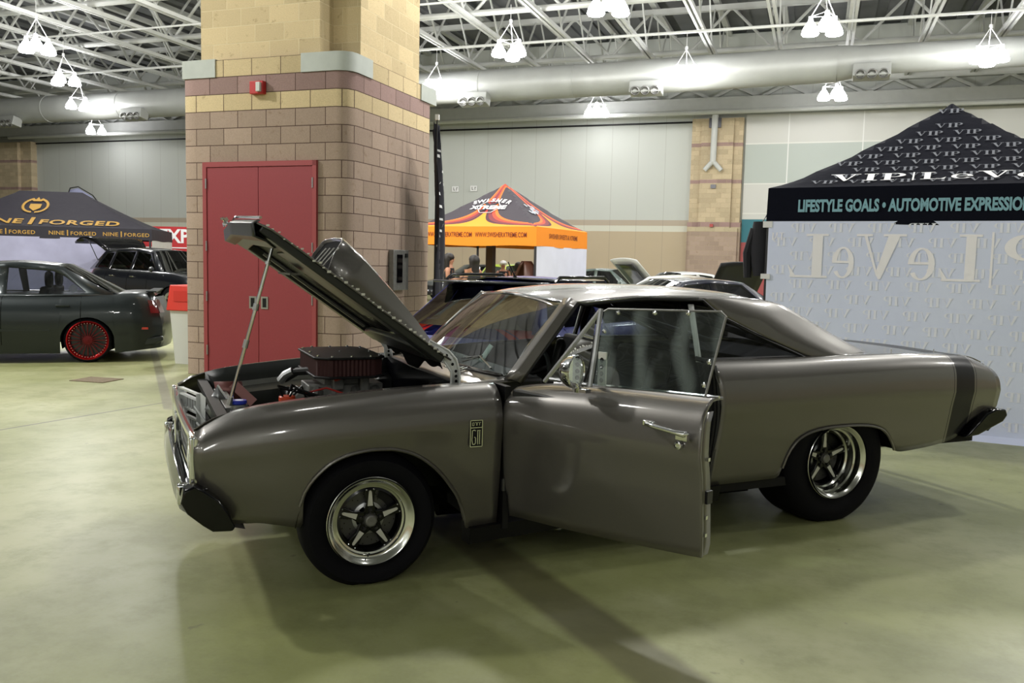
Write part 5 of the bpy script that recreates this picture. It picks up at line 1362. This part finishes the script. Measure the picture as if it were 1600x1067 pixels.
        for i in range(n):
            a = i*2*pi/n; s.beam((.03*cos(a), .032, .03*sin(a)), ((rim-.04)*cos(a), .03, (rim-.04)*sin(a)), .030 if n < 9 else .012, .02, (0, 1, 0))
        s.lathe([(.001, -.015), (.06, -.02), (.06, -.04)], 20); s.build('spokes', P.get('spokem', rm), o)
        MB().lathe([(rim-.03, -.09), (.01, -.09)], 30).build('brake_disc', M['steel_dark'], o)
        if P.get('rivets'):
            q = MB()
            for i in range(40):
                a = i*2*pi/40; q.box(((rim-.035)*cos(a), .016, (rim-.035)*sin(a)), (.008, .008, .008))
            q.build('rim_rivets', M['machined'], o)
        return o
    for x in wx:
        for sd in (-1, 1): wh(x, sd)
    for sd in (-1, 1):
        e = .5
        tl = P.get('tail', (.72, .84, .22)); z0, z1, ln = tl[:3]
        tm = P.get('tailm', M['red_lamp'])
        MB().grid(lambda x, z: (X(x, z)+.006*(x > x1-.02), sd*(sy(x, z)+.006), z), frange(x1-ln, x1-.002, 6), frange(z0, z1, 3)).build('tail_light', tm, t)
        MB().grid(lambda w, z: (X(x1, z)+.10*(1-w*w)+.008, sd*w*sy(x1, z), z), frange(P.get('tin', .72), .98, 5), frange(z0, z1, 3)).build('tail_light_inner', tm, t)
        hz0, hz1 = P.get('head', (.60, .72))
        MB().grid(lambda x, z: (X(x, z), sd*(sy(x, z)+.006), z), frange(x0+.002, x0+.28, 6), frange(hz0, hz1, 3)).build('headlight', M['head'], t)
        mx = ax+.30
        mr = MB().lathe([(.001, -.05), (.05, -.04), (.07, 0), (.06, .03), (.001, .035)], 12, Matrix.Translation((mx, sd*(W+.03), az+.07)) @ Matrix.Rotation(pi/2, 4, 'Z')); mr.build('door_mirror', pm, t)
        for hx in P.get('handles', []): MB().box((hx, sd*(sy(hx, ZT(hx)*.86)+.012), ZT(hx)*.86), (.17, .02, .028)).build('door_handle', P.get('handlem', pm), t, bevel=.006)
        for lx_ in P.get('doorlines', []): MB().tube([(lx_, sd*(sy(lx_, z)+.001), z) for z in frange(.25, ZT(lx_)-.01, 8)], .004, 4).build('door_gap', M['black_matte'], t)
    inn = MB().box(((ax+dx)/2+.2, 0, az-.30), (dx-ax-.5, 2*yb-.2, .04))
    return t

def seats(t, xs, z, y=.36, m=None):
    for x in xs:
        for s_ in (-1, 1):
            b = MB().box((x, s_*y, z), (.12, .46, .62), Matrix.Rotation(radians(12), 3, 'Y')); o = b.build('seat_back', m or M['seat'], t, bevel=.04)
            MB().lathe([(.001, -.05), (.10, -.04), (.13, 0), (.10, .04), (.001, .05)], 16, Matrix.Translation((x+.08, s_*y, z+.40)) @ Matrix.Rotation(pi/2, 4, 'Z')).build('headrest', m or M['seat'], o)

charc = mat('charcoal_green_paint', (.010, .016, .017), .4, .5, coat=.45)
SA = radians(18)
sed = make_car('sedan', (-6.08, 12.5, 0), SA, 'dark charcoal lowered sedan with red mesh wheels at the left edge', dict(
    x=(-3.55, .93), W=.86, paint=charc, crease=.60, clear=.13, R=.305, rim=.268, wheels=(-2.67, 0),
    top=[(-3.55, .62), (-3.2, .74), (-2.4, .86), (-2.0, .90), (-1, .90), (-.2, .905), (.3, .93), (.62, .95), (.86, .955), (.93, .90)],
    glass=dict(prof=[(-2.15, .90), (-1.45, 1.31), (-.34, 1.305), (.36, .94)], lean=.22, crown=.035, mat=M['glass_mid'],
               windows=[[(-1.82, .93), (-1.36, 1.26), (-1.10, 1.28), (-1.08, .93)], [(-1.00, .93), (-1.0, 1.285), (-.45, 1.25), (-.30, 1.18), (-.02, .96), (-.10, .93)]]),
    rimm=mat('red_anodised_rim', (.42, .012, .015), .22, .8), spokes=20, spokem=mat('dark_red_mesh', (.12, .005, .008), .35, .6), rivets=True,
    tail=(.68, .86, .12), tailm=M['dark_lamp'], head=(.56, .68), handles=(-.30, -1.25), doorlines=(-.08, -1.04, -2.1)))
seats(sed, (-1.55, -.62), .72)
MB().box((.80, 0, .975), (.14, 1.25, .02)).build('boot_spoiler', charc, sed, bevel=.008)
for s_ in (-1, 1):
    MB().lathe([(.001, .004), (.055, .004)], 24, Matrix.Translation((-.19, s_*.655, 1.005)) @ Matrix.Rotation(0 if s_ < 0 else pi, 4, 'Z') @ Matrix.Rotation(radians(-24), 4, 'X')).build('round_sticker', M['paper'], sed)
    MB().box((.70, s_*.825, .47), (.14, .012, .03)).build('side_reflector', M['red_lamp'], sed)
    MB().beam((-2.0, s_*.862, .44), (-.45, s_*.862, .45), .012, .03).build('side_moulding', charc, sed)
MB().prism([(.40, .30), (.95, .36), (.97, .30), (.85, .24), (.40, .17)], lambda u, v, d: (u, d, v), -.80, .80).build('rear_bumper_skirt', charc, sed, bevel=.02)

suvp = paint('dark_blue_black_paint', (.005, .006, .010), .3, .3)
suv = make_car('sport_utility_vehicle', (-7.72, 21.3, 0), radians(146), 'black five-door utility vehicle with its tailgate raised, behind the charcoal sedan', dict(
    x=(-.95, 3.75), W=.92, paint=suvp, clear=.25, R=.37, rim=.25, wheels=(0, 2.80), crease=.6,
    top=[(-.95, .80), (-.6, .98), (.3, 1.08), (1.0, 1.10), (3.4, 1.12), (3.7, 1.10), (3.75, .95)],
    glass=dict(prof=[(.35, 1.08), (1.05, 1.58), (3.20, 1.60), (3.65, 1.12)], lean=.22, crown=.05,
               windows=[[(.75, 1.12), (1.20, 1.52), (1.75, 1.57), (1.75, 1.12)], [(1.85, 1.12), (1.85, 1.57), (2.65, 1.56), (2.75, 1.12)], [(2.83, 1.14), (2.78, 1.54), (3.1, 1.52), (3.35, 1.16)]]),
    rimm=M['alu'], spokes=5, tail=(.95, 1.12, .3), head=(.78, .92), handles=(1.6, 2.5), doorlines=(.95, 1.8, 2.78), handlem=M['chrome']))
tg = MB().grid(lambda v, w: (3.20+1.15*v-.1*(1-w*w)*v, w*lerp(.60, .78, min(1, v*2)), 1.62+.42*sin(v*2.0)-.20*v*v), frange(0, 1, 10), frange(-1, 1, 8)); tg.build('raised_tailgate', M['black_gloss'], suv, solid=.05)
for s_ in (-1, 1): MB().tube([(3.45, s_*.66, 1.30), (3.85, s_*.70, 1.88)], .012, 6).build('gas_strut', M['chrome'], suv)

bluep = mat('deep_blue_paint', (.012, .018, .20), .5, .1, coat=.3)
fa = radians(58)
hb_ = (.27, 7.4)     # its right rear corner on the floor
fx, fy = cos(fa), sin(fa)
cxr = Vector((hb_[0]-sin(fa)*.87, hb_[1]+cos(fa)*.87, 0))
hat = make_car('hatchback', cxr + Vector((fx, fy, 0))*.75, fa+pi, 'deep blue hatchback with dark roof rails parked directly behind the grey coupe', dict(
    x=(-3.30, .80), W=.87, paint=bluep, clear=.16, R=.31, rim=.22, wheels=(-2.52, 0), crease=.6,
    top=[(-3.3, .60), (-2.9, .74), (-2.0, .86), (-1.6, .88), (.3, .90), (.72, .90), (.80, .80)],
    glass=dict(prof=[(-1.95, .87), (-1.2, 1.27), (.20, 1.28), (.68, .90)], lean=.20, crown=.05,
               windows=[[(-1.65, .90), (-1.15, 1.22), (-.75, 1.25), (-.75, .90)], [(-.67, .90), (-.67, 1.255), (-.05, 1.24), (.10, .90)], [(.16, .92), (.02, 1.23), (.20, 1.20), (.40, .93)]]),
    rimm=M['alu'], tail=(.74, .90, .10), tin=.84, head=(.55, .66), handles=(-.9, -.05), doorlines=(-1.5, -.71, .14)))
for s_ in (-1, 1): MB().tube([(-1.0, s_*.63, 1.31), (-.9, s_*.63, 1.365), (.05, s_*.63, 1.365), (.15, s_*.63, 1.31)], .016, 8).build('roof_rail', M['black_gloss'], hat)
MB().tube([(.0, .12, 1.33), (.04, .12, 1.36)], .02, 8).build('antenna_base', M['black'], hat)
MB().tube([(.02, .12, 1.35), (.16, .12, 1.50)], .006, 6).build('antenna', M['black'], hat)
MB().box((.28, 0, 1.305), (.26, 1.20, .025)).build('roof_spoiler', mat('dark_blue_roof', (.012, .016, .03), .25, coat=1), hat, bevel=.01)
MB().grid(lambda x, w: (x, w*.60, 1.352-.02*w*w), (-1.1, .15), frange(-1, 1, 6)).build('roof_film', mat('dark_blue_roof_film', (.012, .016, .03), .25, coat=1), hat, solid=.006)

def simple_car(name, u, ang, label, col, roof=1.36, L=4.4, glassm=None, hatch=False, group=None, metal=.3):
    s = roof/1.36
    pm = paint(name+'_paint_'+label.split()[0], col, metal, .35)
    if hatch: pr_ = [(-1.0, .88*s), (-.35, roof-.04), (1.35, roof-.05), (1.95, .90*s)]; top = [(-2.1, .60), (-1.7, .78), (-1.0, .88*s), (1.6, .92*s), (1.98, .90*s), (2.05, .75)]; x = (-2.1, 2.05)
    else: pr_ = [(-1.0, .88*s), (-.30, roof-.04), (.75, roof-.05), (1.55, .94*s)]; top = [(-2.25, .58), (-1.8, .76), (-1.0, .87*s), (1.3, .92*s), (2.1, .94*s), (2.2, .80)]; x = (-2.25, 2.2)
    a, b, c, d = pr_
    win = [[(a[0]+.32, a[1]+.03), (b[0]+.06, b[1]-.04), (.18, roof-.06), (.16, a[1]+.03)], [(.26, a[1]+.03), (.28, roof-.06), (c[0]-.06, roof-.10), (d[0]-.45, a[1]+.05)]]
    return make_car(name, u, ang, label, dict(x=x, W=.86, paint=pm, R=.31, rim=.22, wheels=(-1.35, 1.30), top=top, glass=dict(prof=pr_, windows=win, lean=.20), rimm=M['alu'], handles=(.05,), doorlines=(.22,)), group)
def at(u, D): return Vector(((u-800)/1340*D, D, 0))
simple_car('hatchback', at(790, 26), radians(-70), 'lime green hatchback beyond the orange tent', (.42, .55, .03), 1.46, hatch=True, metal=0)
simple_car('sedan', at(742, 34), radians(30), 'black sedan beyond the orange tent, left of the lime green hatchback', (.012, .012, .015), 1.42)
c1 = simple_car('sedan', at(950, 27), radians(150), 'grey-green sedan in the row beyond the blue hatchback', (.10, .13, .12), 1.39)
c2 = simple_car('coupe_car', at(1058, 24), radians(25), 'white coupe with its hood raised in the row beyond the blue hatchback', (.70, .72, .74), 1.36, metal=0)
# its raised hood
hg = MB().grid(lambda v, w: (-1.10-1.02*v*.75, w*.66, .92+.72*v+.05*(1-w*w)), frange(0, 1, 5), frange(-1, 1, 8)); hgo = hg.build('raised_hood', M['white_steel'], c2, solid=.03)
MB().grid(lambda v, w: (-1.20-.72*v, w*.42, .90+.70*v), frange(.15, .9, 3), frange(-1, 1, 3)).build('hood_underside_panel', suvp, hgo, solid=.02)
c3 = simple_car('coupe_car', at(1100, 13.0), radians(200), 'dark navy coupe whose roof shows just above the roof of the grey coupe', (.012, .014, .03), 1.32)
c4 = simple_car('sedan', at(1050, 19.5), radians(-50), 'white sedan with a black boot lid raised, beside the navy tent', (.62, .64, .62), 1.30, metal=0)
MB().grid(lambda v, w: (1.62+.30*v, w*.84, .95+.66*v-.03*v*v+.04*(1-w*w)), frange(0, 1, 6), frange(-1, 1, 8)).build('raised_boot_lid', M['black'], c4, solid=.04)

# ---------------- rubbish bin ----------------
bn = thing('rubbish_bin', Vector((-4.43, 11.93, 0)), BYAW, 'white rubbish bin with a bright red lid against the left edge of the block pillar', 'bin')
MB().prism(rpoly(-.24, .24, -.24, .24, .05), lambda u, v, d: (u*(.80+.20*d), v*(.80+.20*d), .002+d*.78), 0, 1).build('bin_body', mat('bin_white', (.60, .61, .58), .5), bn)
lid = MB().prism(rpoly(-.27, .27, -.27, .27, .05), lambda u, v, d: (u*(1-.14*d), v*(1-.14*d), .74+d*.35), 0, 1); lid.build('lid', mat('bin_red', (.62, .035, .02), .45), bn, bevel=.015)
MB().box((0, -.258, .94), (.26, .02, .14)).build('flap', mat('bin_red_flap', (.55, .03, .02), .5), bn)

# ---------------- people ----------------
def skinbody(name, V, E_, R_, m, parent, sub=1, root=0):
    me = bpy.data.meshes.new(name); me.from_pydata(V, E_, []); me.materials.append(m)
    o = bpy.data.objects.new(name, me); COL.objects.link(o); o.parent = parent
    md = o.modifiers.new('skin', 'SKIN'); md.use_smooth_shade = True
    for i, r in enumerate(R_): me.skin_vertices[0].data[i].radius = (r, r); me.skin_vertices[0].data[i].use_root = (i == root)
    s = o.modifiers.new('subdiv', 'SUBSURF'); s.levels = sub; s.render_levels = sub
    return o
def ball(m, c, rx, ry, rz, n=16, M4=None):
    P = []; F = []; k = n//2
    for i in range(k+1):
        for j in range(n):
            a, b = pi*i/k, 2*pi*j/n; P.append(Vector((rx*sin(a)*cos(b), ry*sin(a)*sin(b), rz*cos(a))))
    if M4: P = [M4 @ p for p in P]
    P = [p+Vector(c) for p in P]
    for i in range(k):
        for j in range(n): F.append((i*n+j, i*n+(j+1) % n, (i+1)*n+(j+1) % n, (i+1)*n+j))
    m.add(P, F)
def make_person(loc, ang, label, H=1.65, hair_len=.45, dress=None, hands_up=True, top=None, hairm=None):
    """stands facing local +x; z up"""
    t = thing('person', loc, ang, label, 'person')
    k = H/1.65
    V = [(0, 0, .88), (0, 0, 1.05), (.01, 0, 1.22), (0, 0, 1.34), (.01, 0, 1.42),                 # 0-4 pelvis..neck
         (.02, 0, 1.50), (.02, 0, 1.58)]                                                          # 5,6 head
    R_ = [.135, .115, .13, .10, .048, .075, .082]
    E_ = [(0, 1), (1, 2), (2, 3), (3, 4), (4, 5), (5, 6)]
    for s_ in (-1, 1):
        b = len(V)
        V += [(0, s_*.165, 1.33), (.02 if hands_up else 0, s_*.205, 1.10), ((.24, s_*.10, 1.16) if hands_up else (.06, s_*.22, .88)), ((.29, s_*.07, 1.20) if hands_up else (.09, s_*.22, .80))]
        R_ += [.052, .040, .028, .026]; E_ += [(3, b), (b, b+1), (b+1, b+2), (b+2, b+3)]
        hx, hy, hz = V[b+3]; dz = .03 if hands_up else -.045
        for q in range(4):
            f = len(V); oy_ = (q-1.5)*.018
            L_ = (.05, .058, .054, .042)[q]
            V += [(hx+.02, hy+oy_, hz+dz*.4), (hx+.02+L_*.6, hy+oy_*1.2-s_*.01, hz+dz+L_*.3*(1 if hands_up else -1))]; R_ += [.010, .008]; E_ += [(b+3, f), (f, f+1)]
        f = len(V); V += [(hx, hy-s_*.03, hz+.02), (hx+.025, hy-s_*.045, hz+.04)]; R_ += [.011, .009]; E_ += [(b+3, f), (f, f+1)]
        b = len(V)
        V += [(0, s_*.09, .80), (.02, s_*.10, .47), (-.01, s_*.10, .09), (.10, s_*.11, .035)]; R_ += [.085, .055, .038, .030]; E_ += [(0, b), (b, b+1), (b+1, b+2), (b+2, b+3)]
    V = [(x*k, y*k, z*k) for x, y, z in V]; R_ = [r*k for r in R_]
    skinbody('body', V, E_, R_, M['skin'], t)
    f = MB(); ball(f, (.085*k, 0, 1.535*k), .022, .014, .022, 8)
    f.build('nose', M['skin'], t)
    f = MB(); ball(f, (.088*k, .032*k, 1.565*k), .010, .012, .008, 8); ball(f, (.088*k, -.032*k, 1.565*k), .010, .012, .008, 8); f.build('eyes', M['black_gloss'], t)
    f = MB(); ball(f, (.086*k, 0, 1.495*k), .010, .022, .007, 8); f.build('mouth', M['hose_red'], t)
    f = MB(); ball(f, (.01*k, .088*k, 1.54*k), .018, .010, .028, 8); ball(f, (.01*k, -.088*k, 1.54*k), .018, .010, .028, 8); f.build('ears', M['skin'], t)
    if hair_len:
        h = MB().grid(lambda a, z: (( -.025 + .105*cos(a)*(1 if z > 1.5 else .8)*hs_(z), .112*sin(a)*hs_(z), z)), frange(radians(58), radians(302), 18), frange(1.645-hair_len, 1.64, 12))
        ball(h, (-.012, 0, 1.575), .112, .108, .092, 16)
        h.v = [(x*k, y*k, z*k) for x, y, z in h.v]; h.build('hair', hairm or M['hair'], t, solid=.012)
    d = MB()
    for z0, z1, rx, rx1 in ((.55, .90, .20, .165), (.90, 1.06, .165, .13), (1.06, 1.20, .13, .15), (1.20, 1.36, .15, .12)):
        d.grid(lambda a, z: (lerp(rx, rx1, (z-z0)/(z1-z0))*.78*cos(a), lerp(rx, rx1, (z-z0)/(z1-z0))*1.12*sin(a), z), frange(0, 2*pi, 20), (z0, (z0+z1)/2, z1))
    d.v = [(x*k, y*k, z*k) for x, y, z in d.v]
    d.build('dress' if dress is None else dress, top or M['cloth_black'], t, sharp=60)
    return t
def hs_(z): return .62+.38*sin(min(1, max(0, (1.66-z)/.12))*pi/2)
pA = make_person((-1.30, 17.4, 0), radians(-8), 'woman in a black dress with long dark hair, facing right beside the narrow black flag', 1.66, .40)
pB = make_person((-.80, 17.2, 0), radians(130), 'woman with long black hair seen from behind, facing the other woman by the orange tent', 1.63, .46)
ph = MB().box((-.98, 17.28, 1.16), (.02, .07, .14)); tag(ph.build('mobile_phone', M['white_pl']), 'small pale phone held up between the two women by the orange tent', 'phone')
pC = make_person((-.28, 22.9, 0), radians(-90), 'person in a white cap under the orange tent, beyond the lime green hatchback', 1.55, .0, 'shirt', False, M['cloth_black'])
cpm = MB(); ball(cpm, (.01, 0, 1.50), .10, .09, .07, 12); cpm.box((.11, 0, 1.485), (.09, .12, .012)); cpm.build('white_cap', M['white_pl'], pC)
pD = make_person((.13, 22.5, 0), radians(60), 'dark-haired person under the orange tent, right of the one in a white cap', 1.52, .22, 'shirt', False, M['cloth_black'])
# person crouched inside the utility vehicle side: only the light cap of hair shows over its roof
pE = make_person((-11.44, 24.3, 0), radians(-60), 'person whose fair head shows just over the roof of the black utility vehicle', 1.74, .12, 'shirt', False, M['cloth_black'], mat('fair_hair', (.30, .20, .11), .7))
# brown high-backed chair under the orange tent
chb = thing('lounge_chair', (.26, 18.9, 0), radians(200), 'brown rounded high-back chair beside the white side wall of the orange tent', 'chair')
brc = mat('brown_leather', (.075, .028, .016), .45)
MB().grid(lambda a, z: (.30*cos(a)*(1-.55*max(0, (z-1.1)/.45)**2), .38*sin(a)*(1-.75*max(0, (z-1.1)/.45)**1.6), z), frange(radians(60), radians(300), 16), frange(.42, 1.55, 12)).build('backrest', brc, chb, solid=.06)
MB().box((.0, 0, .42), (.50, .56, .14)).build('seat', brc, chb, bevel=.04)
for x in (-.2, .2):
    for y in (-.22, .22): MB().tube([(x, y, .36), (x*1.1, y*1.1, .003)], .02, 8).build('leg', M['black'], chb)

# ---------------- tidy the tree: thing > part > sub-part only ----------------
def depth(o):
    n = 0
    while o.parent: o = o.parent; n += 1
    return n
for o in list(COL.objects):
    while depth(o) > 2:
        p = o.parent; m_ = Matrix.LocRotScale(p.location, p.rotation_euler, p.scale) @ Matrix.LocRotScale(o.location, o.rotation_euler, o.scale)
        o.parent = p.parent; o.location, rot, o.scale = m_.decompose(); o.rotation_euler = rot.to_euler()
